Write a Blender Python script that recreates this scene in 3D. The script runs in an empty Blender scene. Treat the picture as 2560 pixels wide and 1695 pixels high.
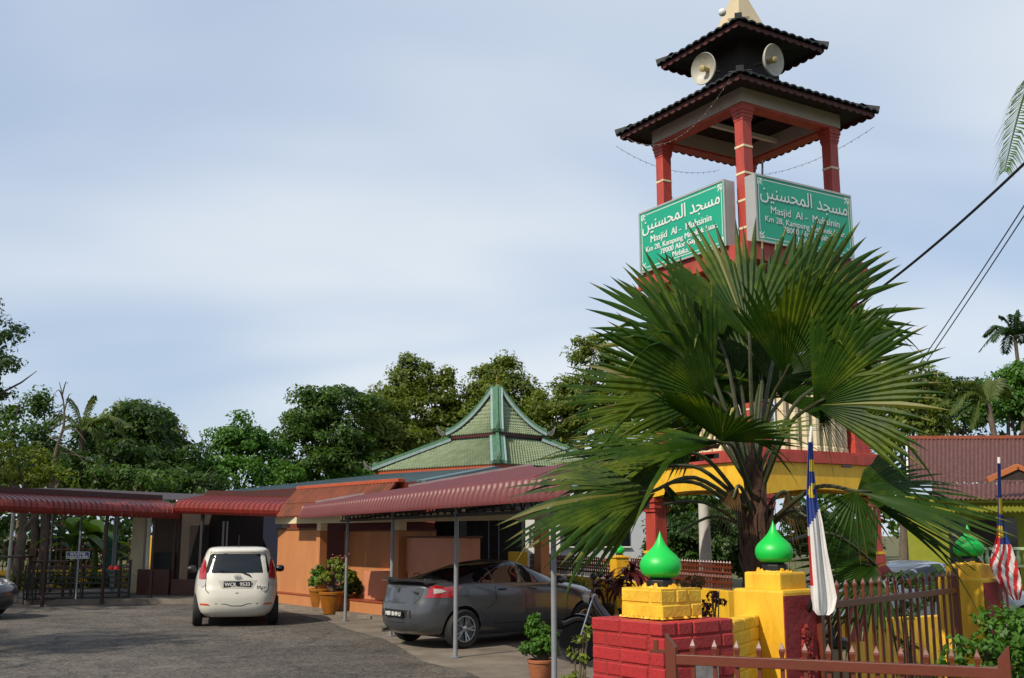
import bpy, bmesh, math, random
import numpy as np
from mathutils import Vector, Matrix
from mathutils.bvhtree import BVHTree
R = math.radians
SC = bpy.context.scene
COL = SC.collection
# ------------------------------------------------------------------ camera, sky, sun, exposure
FPX, HOR, EYE = 2656.0, 1335.0, 1.8            # focal length in photo pixels, horizon row, eye height
PITCH = math.atan((HOR - 847.5) / FPX)
cam_d = bpy.data.cameras.new('camera'); cam = bpy.data.objects.new('camera', cam_d); COL.objects.link(cam)
cam_d.sensor_width = 36; cam_d.lens = 36 * FPX / 2560; cam_d.clip_start = .05; cam_d.clip_end = 3000
cam.location = (0, 0, EYE); cam.rotation_euler = (R(90) + PITCH, 0, 0)
SC.camera = cam
SUN_H = Vector((-.70, -.71, 0)).normalized(); SUN_EL = R(42)
wd = bpy.data.worlds.new('World'); SC.world = wd; wd.use_nodes = True
wt = wd.node_tree; wt.nodes.clear()
def wn(t, **k):
    n = wt.nodes.new(t)
    for a, b in k.items(): setattr(n, a, b)
    return n
sky = wn('ShaderNodeTexSky', sky_type='NISHITA', sun_disc=False, sun_elevation=SUN_EL,
         sun_rotation=math.atan2(SUN_H.x, SUN_H.y), air_density=1.0, dust_density=1.6, ozone_density=1.2)
bg = wn('ShaderNodeBackground'); bg.inputs['Strength'].default_value = .098
out = wn('ShaderNodeOutputWorld')
tc = wn('ShaderNodeTexCoord'); sep = wn('ShaderNodeSeparateXYZ')
wt.links.new(tc.outputs['Generated'], sep.inputs[0])
zz = wn('ShaderNodeMath', operation='MAXIMUM'); zz.inputs[1].default_value = .0
wt.links.new(sep.outputs['Z'], zz.inputs[0])
za = wn('ShaderNodeMath', operation='ADD'); za.inputs[1].default_value = .22
wt.links.new(zz.outputs[0], za.inputs[0])
dx = wn('ShaderNodeMath', operation='DIVIDE'); dy = wn('ShaderNodeMath', operation='DIVIDE')
wt.links.new(sep.outputs['X'], dx.inputs[0]); wt.links.new(za.outputs[0], dx.inputs[1])
wt.links.new(sep.outputs['Y'], dy.inputs[0]); wt.links.new(za.outputs[0], dy.inputs[1])
cmb = wn('ShaderNodeCombineXYZ'); wt.links.new(dx.outputs[0], cmb.inputs[0]); wt.links.new(dy.outputs[0], cmb.inputs[1])
def cloud(scale, sx, sy, rot, lo, hi, detail, loc):
    mp = wn('ShaderNodeMapping'); mp.inputs['Scale'].default_value = (sx, sy, 1); mp.inputs['Rotation'].default_value = (0, 0, R(rot)); mp.inputs['Location'].default_value = loc
    wt.links.new(cmb.outputs[0], mp.inputs[0])
    nz = wn('ShaderNodeTexNoise'); nz.inputs['Scale'].default_value = scale; nz.inputs['Detail'].default_value = detail; nz.inputs['Roughness'].default_value = .55; nz.inputs['Distortion'].default_value = .4
    wt.links.new(mp.outputs[0], nz.inputs['Vector'])
    mr = wn('ShaderNodeMapRange', interpolation_type='SMOOTHSTEP'); mr.inputs['From Min'].default_value = lo; mr.inputs['From Max'].default_value = hi
    wt.links.new(nz.outputs['Fac'], mr.inputs['Value'])
    return mr.outputs[0]
c1 = cloud(.85, .7, 1.1, 10, .36, .70, 2.5, (2.2, .6, 0)); c2 = cloud(2.6, .6, 1.7, 16, .42, .78, 5, (.6, 4.4, 0))
ad = wn('ShaderNodeMath', operation='MULTIPLY_ADD'); ad.inputs[1].default_value = .12
wt.links.new(c2, ad.inputs[0]); wt.links.new(c1, ad.inputs[2])
sc_ = wn('ShaderNodeMath', operation='MULTIPLY_ADD'); sc_.inputs[1].default_value = .26; sc_.inputs[2].default_value = .62; sc_.use_clamp = True
wt.links.new(ad.outputs[0], sc_.inputs[0])
mixc = wn('ShaderNodeMixRGB'); ccol = wn('ShaderNodeMixRGB'); ccol.inputs['Color1'].default_value = (6.2, 7.6, 9.8, 1); ccol.inputs['Color2'].default_value = (8.8, 9.3, 9.8, 1)      # thin high cloud veil, bluish to cream
wt.links.new(c1, ccol.inputs['Fac']); wt.links.new(ccol.outputs[0], mixc.inputs['Color2'])
wt.links.new(sc_.outputs[0], mixc.inputs['Fac']); wt.links.new(sky.outputs[0], mixc.inputs['Color1'])
wt.links.new(mixc.outputs[0], bg.inputs['Color']); wt.links.new(bg.outputs[0], out.inputs[0])
sun_d = bpy.data.lights.new('sun', 'SUN'); sun_d.energy = 5.0; sun_d.angle = R(.8); sun_d.color = (1, .91, .76)
sun = bpy.data.objects.new('sun', sun_d); COL.objects.link(sun)
sd = SUN_H * math.cos(SUN_EL) + Vector((0, 0, math.sin(SUN_EL)))
sun.rotation_euler = sd.to_track_quat('Z', 'Y').to_euler(); sun.location = (-30, -30, 40)
SC.view_settings.view_transform = 'Standard'; SC.view_settings.look = 'None'; SC.view_settings.gamma = 1; SC.view_settings.exposure = 0.0
SC.view_settings.use_curve_mapping = False
SC.cycles.max_bounces = 6; SC.cycles.transparent_max_bounces = 12
random.seed(7); NP = np.random.RandomState(11)
# ------------------------------------------------------------------ helpers: pixels, materials, meshes
def ray(px, py):
    a = (px - 1280) / FPX; b = (847.5 - py) / FPX
    return Vector((a, math.cos(PITCH) - b * math.sin(PITCH), math.sin(PITCH) + b * math.cos(PITCH)))
def at(px, py, D):
    d = ray(px, py); return Vector((0, 0, EYE)) + d * (D / d.y)
def onz(px, py, z=0.0):
    d = ray(px, py); return Vector((0, 0, EYE)) + d * ((z - EYE) / d.z)
def lin(c):
    if isinstance(c, str):
        v = [int(c[i:i + 2], 16) / 255 for i in (1, 3, 5)]
        return tuple(x / 12.92 if x <= .04045 else ((x + .055) / 1.055) ** 2.4 for x in v)
    return tuple(c)
MATS = {}
def mat(name, col, rough=.6, var=.25, scale=3.0, bump=.15, bscale=30.0, metal=0.0, col2=None, obj_rand=.0, spec=.5, leaf=False, coat=0.0, alpha_glass=False, trans=.35, dirt=None, stretch=None):
    if name in MATS: return MATS[name]
    m = bpy.data.materials.new(name); m.use_nodes = True; MATS[name] = m
    t = m.node_tree; N = t.nodes; L = t.links; b = N['Principled BSDF']
    col = tuple(x * .8 for x in lin(col)); col2 = tuple(x * .8 for x in lin(col2)) if col2 is not None else tuple(x * (1 - var) for x in col)
    tcn = N.new('ShaderNodeTexCoord'); vec = tcn.outputs['Object']
    if stretch:
        mp = N.new('ShaderNodeMapping'); mp.inputs['Scale'].default_value = stretch; L.new(vec, mp.inputs[0]); vec = mp.outputs[0]
    nz = N.new('ShaderNodeTexNoise'); nz.inputs['Scale'].default_value = scale; nz.inputs['Detail'].default_value = 6; nz.inputs['Roughness'].default_value = .65
    L.new(vec, nz.inputs['Vector'])
    mr = N.new('ShaderNodeMapRange'); mr.inputs['From Min'].default_value = .32; mr.inputs['From Max'].default_value = .68; L.new(nz.outputs['Fac'], mr.inputs[0])
    mx = N.new('ShaderNodeMixRGB'); mx.inputs[1].default_value = (*col, 1); mx.inputs[2].default_value = (*col2, 1); L.new(mr.outputs[0], mx.inputs[0])
    c = mx.outputs[0]
    if leaf:
        g = N.new('ShaderNodeNewGeometry'); mr.inputs['To Max'].default_value = .5
        av = N.new('ShaderNodeMath'); av.operation = 'MULTIPLY_ADD'; av.inputs[1].default_value = .55; L.new(g.outputs['Random Per Island'], av.inputs[0]); L.new(mr.outputs[0], av.inputs[2]); L.new(av.outputs[0], mx.inputs[0])
    if dirt:                                   # stains with a shape of their own: (colour, amount, scale)
        n2 = N.new('ShaderNodeTexNoise'); n2.inputs['Scale'].default_value = dirt[2]; n2.inputs['Detail'].default_value = 8; n2.inputs['Roughness'].default_value = .7; L.new(vec, n2.inputs['Vector'])
        r2 = N.new('ShaderNodeMapRange'); r2.inputs['From Min'].default_value = .5; r2.inputs['From Max'].default_value = .72; r2.inputs['To Max'].default_value = dirt[1]; L.new(n2.outputs['Fac'], r2.inputs[0])
        m2 = N.new('ShaderNodeMixRGB'); m2.inputs[2].default_value = (*lin(dirt[0]), 1); L.new(r2.outputs[0], m2.inputs[0]); L.new(c, m2.inputs[1]); c = m2.outputs[0]
    if obj_rand:
        oi = N.new('ShaderNodeObjectInfo'); hs = N.new('ShaderNodeHueSaturation'); ma = N.new('ShaderNodeMapRange')
        ma.inputs['To Min'].default_value = 1 - obj_rand; ma.inputs['To Max'].default_value = 1 + obj_rand
        L.new(oi.outputs['Random'], ma.inputs[0]); L.new(ma.outputs[0], hs.inputs['Value']); L.new(c, hs.inputs['Color']); c = hs.outputs[0]
    L.new(c, b.inputs['Base Color'])
    b.inputs['Roughness'].default_value = rough; b.inputs['Metallic'].default_value = metal
    b.inputs['Specular IOR Level'].default_value = spec; b.inputs['Coat Weight'].default_value = coat; b.inputs['Coat Roughness'].default_value = .06
    if bump:
        n3 = N.new('ShaderNodeTexNoise'); n3.inputs['Scale'].default_value = bscale; n3.inputs['Detail'].default_value = 4; L.new(vec, n3.inputs['Vector'])
        bp = N.new('ShaderNodeBump'); bp.inputs['Strength'].default_value = bump; bp.inputs['Distance'].default_value = .02; L.new(n3.outputs['Fac'], bp.inputs['Height']); L.new(bp.outputs[0], b.inputs['Normal'])
    if leaf and trans:
        tr = N.new('ShaderNodeBsdfTranslucent'); ms = N.new('ShaderNodeMixShader'); ms.inputs[0].default_value = trans
        hs2 = N.new('ShaderNodeHueSaturation'); hs2.inputs['Value'].default_value = 1.5; hs2.inputs['Saturation'].default_value = 1.1; hs2.inputs['Hue'].default_value = .485; L.new(c, hs2.inputs['Color']); L.new(hs2.outputs[0], tr.inputs[0])
        L.new(b.outputs[0], ms.inputs[1]); L.new(tr.outputs[0], ms.inputs[2]); L.new(ms.outputs[0], N['Material Output'].inputs[0])
    return m
def glass(name, col, rough=.05):
    return mat(name, col, rough=rough, var=.05, bump=0, spec=.6)
def V(*a): return Vector(a)
def frame(o, x, y, z=(0, 0, 1)):
    x = Vector(x); y = Vector(y); z = Vector(z); o = Vector(o)
    return Matrix(((x.x, y.x, z.x, o.x), (x.y, y.y, z.y, o.y), (x.z, y.z, z.z, o.z), (0, 0, 0, 1)))
ORG = {}
class MB:
    def __init__(s, M=None): s.v = []; s.f = []; s.mi = []; s.M = M or Matrix()
    def add(s, vs, fs, mi=0):
        k = len(s.v); s.v += [s.M @ Vector(p) for p in vs]; s.f += [tuple(i + k for i in q) for q in fs]; s.mi += [mi] * len(fs); return s
    def box(s, c, d, rz=0, M=None, mi=0, taper=1.0):
        x, y, z = d[0] / 2, d[1] / 2, d[2] / 2; q = Matrix.Rotation(rz, 4, 'Z') if rz else Matrix(); q = Matrix.Translation(Vector(c)) @ (M or Matrix()) @ q
        vs = [(a * x * (taper if e > 0 else 1), b * y * (taper if e > 0 else 1), e * z) for e in (-1, 1) for a, b in ((-1, -1), (1, -1), (1, 1), (-1, 1))]
        return s.add([q @ Vector(p) for p in vs], [(3, 2, 1, 0), (4, 5, 6, 7), (0, 1, 5, 4), (1, 2, 6, 5), (2, 3, 7, 6), (3, 0, 4, 7)], mi)
    def b2(s, lo, hi, mi=0):
        return s.box([(lo[i] + hi[i]) / 2 for i in range(3)], [abs(hi[i] - lo[i]) for i in range(3)], mi=mi)
    def beam(s, a, b, w, h, mi=0, up=(0, 0, 1)):
        a = Vector(a); b = Vector(b); d = (b - a); L = d.length; d = d / L; u = Vector(up)
        if abs(d.dot(u)) > .98: u = Vector((0, 1, 0))
        sx = d.cross(u).normalized(); uz = sx.cross(d)
        vs = [p + sx * (w / 2 * i) + uz * (h / 2 * j) for p in (a, b) for i, j in ((-1, -1), (1, -1), (1, 1), (-1, 1))]
        return s.add(vs, [(0, 1, 2, 3), (7, 6, 5, 4), (0, 4, 5, 1), (1, 5, 6, 2), (2, 6, 7, 3), (3, 7, 4, 0)], mi)
    def path(s, pts, r, n=8, cap=True, mi=0):
        pts = [Vector(p) for p in pts]; k = len(pts); rr = r if isinstance(r, (list, tuple)) else [r] * k; vs = []; fs = []; px = None
        for i, p in enumerate(pts):
            d = (pts[min(i + 1, k - 1)] - pts[max(i - 1, 0)]).normalized()
            if px is None: px = d.orthogonal().normalized()
            px = (px - d * px.dot(d)); px = px.normalized() if px.length > 1e-6 else d.orthogonal().normalized(); py = d.cross(px)
            vs += [p + (px * math.cos(2 * math.pi * j / n) + py * math.sin(2 * math.pi * j / n)) * rr[i] for j in range(n)]
        for i in range(k - 1):
            fs += [(i * n + j, i * n + (j + 1) % n, (i + 1) * n + (j + 1) % n, (i + 1) * n + j) for j in range(n)]
        if cap: fs += [tuple(range(n))[::-1], tuple((k - 1) * n + j for j in range(n))]
        return s.add(vs, fs, mi)
    def lathe(s, prof, n=24, c=(0, 0, 0), M=None, mi=0, sq=False, rot=0):
        vs = []; fs = []; k = len(prof); q = Matrix.Translation(Vector(c)) @ (M or Matrix())
        for r, z in prof:
            for j in range(n):
                a = 2 * math.pi * (j + (.5 if sq else 0)) / n + rot
                vs.append(q @ Vector((r * math.cos(a), r * math.sin(a), z)))
        for i in range(k - 1):
            fs += [(i * n + j, i * n + (j + 1) % n, (i + 1) * n + (j + 1) % n, (i + 1) * n + j) for j in range(n)]
        fs += [tuple(range(n))[::-1], tuple((k - 1) * n + j for j in range(n))]
        return s.add(vs, fs, mi)
    def prism(s, poly, a, ex, ey, n, t, mi=0):       # polygon (2-D) in the plane a + x*ex + y*ey, thickness t along n
        a, ex, ey, n = Vector(a), Vector(ex), Vector(ey), Vector(n); k = len(poly)
        vs = [a + ex * x + ey * y for x, y in poly] + [a + ex * x + ey * y + n * t for x, y in poly]
        return s.add(vs, [tuple(range(k))[::-1], tuple(range(k, 2 * k))] + [(i, (i + 1) % k, (i + 1) % k + k, i + k) for i in range(k)], mi)
    def grid(s, P, mi=0, closed=False):             # P[i][j] points
        a = len(P); b = len(P[0]); vs = [p for r in P for p in r]
        return s.add(vs, [(i * b + j, i * b + (j + 1) % b, (i + 1) * b + (j + 1) % b, (i + 1) * b + j) for i in range(a - 1) for j in range(b if closed else b - 1)], mi)
    def mesh(s, name, off=None):
        me = bpy.data.meshes.new(name); o = Vector(off) if off is not None else Vector()
        me.from_pydata([p - o for p in s.v], [], s.f)
        if any(s.mi): me.polygons.foreach_set('material_index', s.mi)
        me.update(); return me
    def build(s, name, mats, parent=None, smooth=False, bevel=0, solid=0, recalc=True):
        off = ORG.get(parent.name, Vector()) if parent else Vector()
        me = s.mesh(name, off)
        if recalc or bevel:
            bm = bmesh.new(); bm.from_mesh(me); bmesh.ops.remove_doubles(bm, verts=bm.verts, dist=1e-5)
            if recalc: bmesh.ops.recalc_face_normals(bm, faces=bm.faces)
            if bevel: bmesh.ops.bevel(bm, geom=bm.edges[:], offset=bevel, segments=2, affect='EDGES', profile=.6)
            bm.to_mesh(me); bm.free()
        return link(name, me, mats, parent, smooth)
def link(name, me, mats, parent=None, smooth=False, loc=None):
    o = bpy.data.objects.new(name, me); COL.objects.link(o)
    if not isinstance(mats, (list, tuple)): mats = [mats]
    if len(me.materials) == 0:
        for m in mats: me.materials.append(m)
    if smooth:
        me.polygons.foreach_set('use_smooth', [True] * len(me.polygons))
        if smooth != 'all':
            try: me.set_sharp_from_angle(angle=R(38))
            except Exception: pass
    if parent:
        o.parent = parent; ORG[o.name] = ORG.get(parent.name, Vector())
    if loc is not None: o.location = loc
    return o
def thing(name, label, cat, loc=(0, 0, 0), rz=0, group=None, origin=True):
    o = bpy.data.objects.new(name, None); COL.objects.link(o); o.empty_display_size = .2
    o.location = loc; o.rotation_euler = (0, 0, rz); tag(o, label, cat, group)
    ORG[o.name] = Vector(loc) if origin else Vector()
    return o
def tag(o, label, cat, group=None, kind=None):
    o['label'] = label; o['category'] = cat
    if group: o['group'] = group
    if kind: o['kind'] = kind
    return o
def struct(o): o['kind'] = 'structure'; return o
def dup(root, loc, rz, label, group=None):
    def cp(o, par):
        c = o.copy(); COL.objects.link(c); c.parent = par
        for ch in [x for x in list(o.children)]: cp(ch, c)
        return c
    r = cp(root, None); r.location = loc; r.rotation_euler = (0, 0, rz); r['label'] = label
    if group: r['group'] = group
    return r
def fast(name, v, q, m, parent=None, smooth=False):
    me = bpy.data.meshes.new(name); v = np.asarray(v, np.float32)
    if parent is not None: v = v - np.array(ORG.get(parent.name, Vector()), np.float32)
    n = len(q); k = q.shape[1]
    me.vertices.add(len(v)); me.vertices.foreach_set('co', v.ravel())
    me.loops.add(n * k); me.loops.foreach_set('vertex_index', q.ravel().astype(np.int32))
    me.polygons.add(n); me.polygons.foreach_set('loop_start', np.arange(0, n * k, k, dtype=np.int32))
    me.update(calc_edges=True); me.validate()
    return link(name, me, m, parent, smooth)
def text(s, size, bold=0.0, align='CENTER', spacing=1.0, sx=1.0):
    cu = bpy.data.curves.new('txt', 'FONT'); cu.body = s; cu.size = size; cu.align_x = align; cu.resolution_u = 3; cu.space_character = spacing
    o = bpy.data.objects.new('txt', cu); COL.objects.link(o); bpy.context.view_layer.update()
    me = bpy.data.meshes.new_from_object(o); bpy.data.objects.remove(o); bpy.data.curves.remove(cu)
    bm = bmesh.new(); bm.from_mesh(me); bmesh.ops.remove_doubles(bm, verts=bm.verts, dist=1e-6)
    seen = set(); isl = []
    for v0 in bm.verts:
        if v0 in seen: continue
        st = [v0]; seen.add(v0); g = []
        while st:
            v = st.pop(); g.append(v)
            for e in v.link_edges:
                w = e.other_vert(v)
                if w not in seen: seen.add(w); st.append(w)
        isl.append(g)
    for i, g in enumerate(isl):
        for v in g: v.co.z += .0006 * (i % 4)
    me2 = bpy.data.meshes.new('txt'); bm.to_mesh(me2); bm.free()
    vs = [Vector((v.co.x * sx, v.co.y, v.co.z)) for v in me2.vertices]; fs = [tuple(p.vertices) for p in me2.polygons]
    mb = MB()
    for k, d in enumerate((0, bold, -bold) if bold else (0,)):
        mb.add([v + Vector((d, 0, .0025 * k)) for v in vs], fs)
    bpy.data.meshes.remove(me); bpy.data.meshes.remove(me2)
    return mb
def put_text(name, s, size, M, m, parent, bold=0, **kw):
    t = text(s, size, bold, **kw); fx = sorted((min(t.v[i].x for i in f), max(t.v[i].x for i in f), f) for f in t.f); groups = []; hi = -1e9
    for a, b, f in fx:                              # every word is a piece of its own
        if a > hi + .2 * size: groups.append([])
        groups[-1].append(f); hi = max(hi, b)
    for g in groups:
        ids = sorted({i for f in g for i in f}); mp = {i: k for k, i in enumerate(ids)}; w = MB(); w.add([M @ t.v[i] for i in ids], [tuple(mp[i] for i in f) for f in g]); w.build(name, m, parent, recalc=False)
def catmull(pts, n=6):
    pts = [Vector(p) for p in pts]; o = []
    for i in range(len(pts) - 1):
        p0 = pts[max(i - 1, 0)]; p1 = pts[i]; p2 = pts[i + 1]; p3 = pts[min(i + 2, len(pts) - 1)]
        for k in range(n):
            t = k / n; o.append(.5 * ((2 * p1) + (p2 - p0) * t + (2 * p0 - 5 * p1 + 4 * p2 - p3) * t * t + (3 * p1 - p0 - 3 * p2 + p3) * t ** 3))
    return o + [pts[-1]]
def sag(a, b, d, n=14):
    a = Vector(a); b = Vector(b)
    return [a.lerp(b, i / n) - Vector((0, 0, d * 4 * (i / n) * (1 - i / n))) for i in range(n + 1)]
# ------------------------------------------------------------------ materials
def asphalt():
    m = bpy.data.materials.new('asphalt'); m.use_nodes = True; MATS['asphalt'] = m; t = m.node_tree; N = t.nodes; L = t.links; b = N['Principled BSDF']; tcn = N.new('ShaderNodeTexCoord'); o = tcn.outputs['Object']
    def noise(sc, det, lo, hi, dist=0.0):
        n = N.new('ShaderNodeTexNoise'); n.inputs['Scale'].default_value = sc; n.inputs['Detail'].default_value = det; n.inputs['Roughness'].default_value = .7; n.inputs['Distortion'].default_value = dist; L.new(o, n.inputs['Vector'])
        r = N.new('ShaderNodeMapRange'); r.inputs['From Min'].default_value = lo; r.inputs['From Max'].default_value = hi; L.new(n.outputs['Fac'], r.inputs[0]); return r.outputs[0]
    def mix(f, a, c, op='MIX'):
        x = N.new('ShaderNodeMixRGB'); x.blend_type = op; x.inputs[0].default_value = 1
        for k, v_ in ((0, f), (1, a), (2, c)):
            if isinstance(v_, tuple): x.inputs[k].default_value = v_
            elif isinstance(v_, (int, float)): x.inputs[k].default_value = v_
            else: L.new(v_, x.inputs[k])
        return x.outputs[0]
    c = mix(noise(.35, 7, .36, .64, .6), (.135, .119, .102, 1), (.070, .062, .055, 1))           # worn and dark patches
    c = mix(noise(1.6, 8, .5, .75), c, (.038, .034, .031, 1)); c = mix(noise(2.3, 6, .58, .74, 1.2), c, (.16, .14, .115, 1))   # stains, dusty scuffs
    v = N.new('ShaderNodeTexVoronoi'); v.inputs['Scale'].default_value = 28; L.new(o, v.inputs['Vector']); rr = N.new('ShaderNodeMapRange'); rr.inputs['To Min'].default_value = .55; rr.inputs['To Max'].default_value = 1.45
    sp = N.new('ShaderNodeSeparateColor'); L.new(v.outputs['Color'], sp.inputs[0]); L.new(sp.outputs[0], rr.inputs[0]); c = mix(1.0, c, rr.outputs[0], 'MULTIPLY')    # loose aggregate
    wv = N.new('ShaderNodeTexVoronoi'); wv.feature = 'DISTANCE_TO_EDGE'; wv.inputs['Scale'].default_value = .33; dn = N.new('ShaderNodeTexNoise'); dn.inputs['Scale'].default_value = 1.3; dn.inputs['Detail'].default_value = 6; L.new(o, dn.inputs['Vector'])
    va = N.new('ShaderNodeVectorMath'); va.operation = 'MULTIPLY_ADD'; va.inputs[1].default_value = (.9, .9, .9); L.new(dn.outputs['Color'], va.inputs[0]); L.new(o, va.inputs[2]); L.new(va.outputs[0], wv.inputs['Vector'])
    ck = N.new('ShaderNodeMapRange'); ck.inputs['From Max'].default_value = .012; ck.inputs['To Min'].default_value = .65; ck.inputs['To Max'].default_value = 0; L.new(wv.outputs['Distance'], ck.inputs[0]); c = mix(ck.outputs[0], c, (.03, .028, .026, 1))   # cracks
    L.new(c, b.inputs['Base Color']); b.inputs['Roughness'].default_value = .92; b.inputs['Specular IOR Level'].default_value = .2
    n3 = N.new('ShaderNodeTexNoise'); n3.inputs['Scale'].default_value = 40; n3.inputs['Detail'].default_value = 5; L.new(o, n3.inputs['Vector']); bp = N.new('ShaderNodeBump'); bp.inputs['Strength'].default_value = 1; bp.inputs['Distance'].default_value = .03; L.new(n3.outputs['Fac'], bp.inputs['Height']); L.new(bp.outputs[0], b.inputs['Normal'])
    return m
ASPH = asphalt()
CONC = mat('concrete', '#8d8377', .85, scale=1.5, col2='#6f665c', bump=.3, bscale=40, dirt=('#4b443d', .7, .9), spec=.25)
RED = mat('red_paint', '#bd483a', .55, scale=2.5, var=.3, bump=.12, bscale=35, dirt=('#6f231d', .55, 5), stretch=(1.5, 1.5, .3))
REDB = mat('red_brick_paint', '#b02a2a', .5, scale=9, var=.18, bump=.2, bscale=60, obj_rand=.07, dirt=('#8c1f1c', .5, 14))
YEL = mat('yellow_paint', '#eec02e', .55, scale=4, col2='#e3ab22', bump=.15, bscale=40, dirt=('#c08a18', .75, 4.0), stretch=(1.5, 1.5, .45))
YELB = mat('yellow_brick_paint', '#f0c431', .5, scale=7, col2='#dcab2c', bump=.2, bscale=60, obj_rand=.06, dirt=('#c59018', .8, 9))
CREAM = mat('cream_paint', '#e6d7b0', .6, var=.12, scale=4, bump=.1, dirt=('#b49f78', .4, 5))
ORANGE = mat('orange_wall_paint', '#c58250', .65, scale=1.6, var=.18, bump=.15, bscale=25, dirt=('#9a6238', .55, 2.5), stretch=(1.3, 1.3, .35))
PINKT = mat('salmon_tile', '#d58a68', .45, scale=3, var=.15, bump=.08)
BROWNM = mat('brown_metal_paint', '#6c301a', .38, scale=6, var=.2, bump=.05, dirt=('#5c2a14', .4, 9), spec=.6)
DARKM = mat('dark_steel', '#2a2522', .5, var=.3, bump=.05)
GREYM = mat('grey_steel_paint', '#8b8f94', .45, scale=4, var=.2, bump=.05, dirt=('#5c5f63', .4, 6))
WHITE = mat('white_paint', '#e6e4de', .5, var=.08, bump=.03, dirt=('#b5afa4', .3, 4))
CANO = mat('terracotta_awning', '#82291f', .42, scale=1.2, var=.22, bump=.06, obj_rand=.1, dirt=('#702318', .45, 3))
MAROON = mat('maroon_roof_sheet', '#6f3535', .46, scale=.7, var=.18, bump=.03, dirt=('#6b2528', .35, 1.3), spec=.6)
OTILE = mat('orange_roof_tile', '#884529', .8, scale=2.5, col2='#66331f', bump=.4, bscale=30, dirt=('#35211a', .85, 1.6))
TEAL = mat('teal_roof_sheet', '#5d7476', .5, scale=.5, var=.15, bump=.02, dirt=('#45585a', .4, 1.0))
GTILE = mat('green_glazed_tile', '#8a9676', .65, scale=2.2, col2='#6d7c5c', bump=.25, bscale=14, dirt=('#5a6148', .7, 2.5))
GCEM = mat('green_ridge_cement', '#587f5c', .65, scale=1.5, col2='#3f6e53', bump=.2, dirt=('#35574a', .6, 2.5))
BLKTILE = mat('dark_roof_tile', '#23282b', .6, scale=6, var=.4, bump=.3, bscale=30, dirt=('#101214', .6, 8))
REDTRIM = mat('red_fascia', '#54211a', .6, var=.25, bump=.1)
ORTRIM = mat('orange_fascia', '#b5532f', .6, var=.25, bump=.1)
BEAMC = mat('grey_beam_plaster', '#b6aaa0', .7, var=.12, bump=.1, scale=4)
DOME = mat('green_plastic_globe', '#10c648', .42, var=.05, bump=0, scale=3, spec=.5, trans=0)
BLKP = mat('black_plastic', '#17181a', .45, var=.3, bump=.05)
RUBBER = mat('rubber', '#17171a', .8, var=.3, bump=.2)
CHROME = mat('chrome', '#c9ccd0', .15, var=.05, bump=0, metal=1)
ALLOY = mat('alloy_rim', '#b9bcc0', .28, var=.1, bump=0, metal=.9)
TERRA = mat('terracotta_pot', '#a5623c', .75, var=.3, scale=9, bump=.25, dirt=('#70402a', .5, 12))
GLAZE = mat('brown_glazed_pot', '#a8691f', .3, var=.35, scale=5, bump=.05, spec=.6, dirt=('#5f3510', .5, 6))
SOIL = mat('soil', '#3b2a1d', .95, var=.4, bump=.6, scale=12)
BARK = mat('bark', '#6f6152', .9, scale=8, var=.5, bump=.8, bscale=18)
PALMB = mat('palm_fibre', '#5c4030', .9, scale=9, var=.5, bump=.9, bscale=30, stretch=(1, 1, .25))
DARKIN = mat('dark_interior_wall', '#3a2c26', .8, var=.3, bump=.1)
BRICKIN = mat('brown_tile_wall', '#5a3326', .5, var=.3, bump=.1)
SIGNG = mat('green_sign_vinyl', '#14a583', .35, var=.06, bump=0)
LETTER = mat('white_sign_lettering', '#dfe8e4', .4, var=.05, bump=0)
ALU = mat('aluminium_frame', '#b9b9b6', .4, var=.1, bump=.02, metal=.3)
GLASSD = glass('dark_car_glass', '#14181b', .03); GLASSW = glass('window_glass', '#161a1c', .08)
def leafmat(n, a, b, trans=.4, rough=.5): return mat(n, a, rough, col2=b, scale=.35, bump=0, leaf=True, trans=trans, spec=.35)
LF_MID = leafmat('leaf_mid_green', '#587a2c', '#30491a'); LF_OLV = leafmat('leaf_olive', '#7d8c30', '#4c601f'); LF_DRK = leafmat('leaf_dark', '#486828', '#283f17')
LF_BRT = leafmat('leaf_bright', '#628f34', '#38611e'); LF_YEL = leafmat('leaf_yellow_green', '#8f9a3a', '#55701f'); LF_PNK = leafmat('leaf_red_cordyline', '#6b2a2c', '#3b1a1c')
LF_PALM = mat('fan_palm_leaf', '#34520f', .48, col2='#1d3808', scale=2.0, bump=.0, leaf=True, trans=.3, spec=.18, dirt=('#79861f', .55, 1.4))
LF_COCO = leafmat('leaf_coconut', '#6c7a36', '#3f5220'); LF_BAN = leafmat('leaf_banana', '#5f8d3a', '#3c6a22', .35)
GRASS = mat('grass_ground', '#4d5a2a', .95, col2='#6a5b3a', scale=.4, bump=.6, bscale=20)
# ------------------------------------------------------------------ ground
def sheet(name, pts, z, m):
    mb = MB(); mb.add([(x, y, z) for x, y in pts], [tuple(range(len(pts)))]); return struct(mb.build(name, m))
sheet('ground', [(-600, -200), (600, -200), (600, 900), (-600, 900)], -.012, GRASS)
sheet('car_park', [(-32, -14), (2.0, -14), (1.9, 4), (1.3, 9.5), (.35, 11.8), (-.15, 13.2), (-.55, 14.6), (-1.3, 15.9), (-1.75, 17.6), (-2.3, 19.4), (-3.2, 21.2), (-3.9, 23.1), (-4.7, 24.6), (-6.4, 28.2), (-8, 29.2), (-10, 28.3), (-13, 28.0), (-32, 27.2)], 0, ASPH)
sheet('concrete_apron', [(-30, 26.5), (-9.6, 27.6), (-6.0, 27.4), (-1.9, 14.8), (.2, 8.6), (3.6, 8.2), (4.2, 16), (2.4, 24), (2.5, 34), (-30, 40)], -.005, CONC)
sheet('front_road', [(2.3, -14), (40, -14), (40, 3.6), (2.3, 3.6)], -.003, ASPH)
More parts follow.
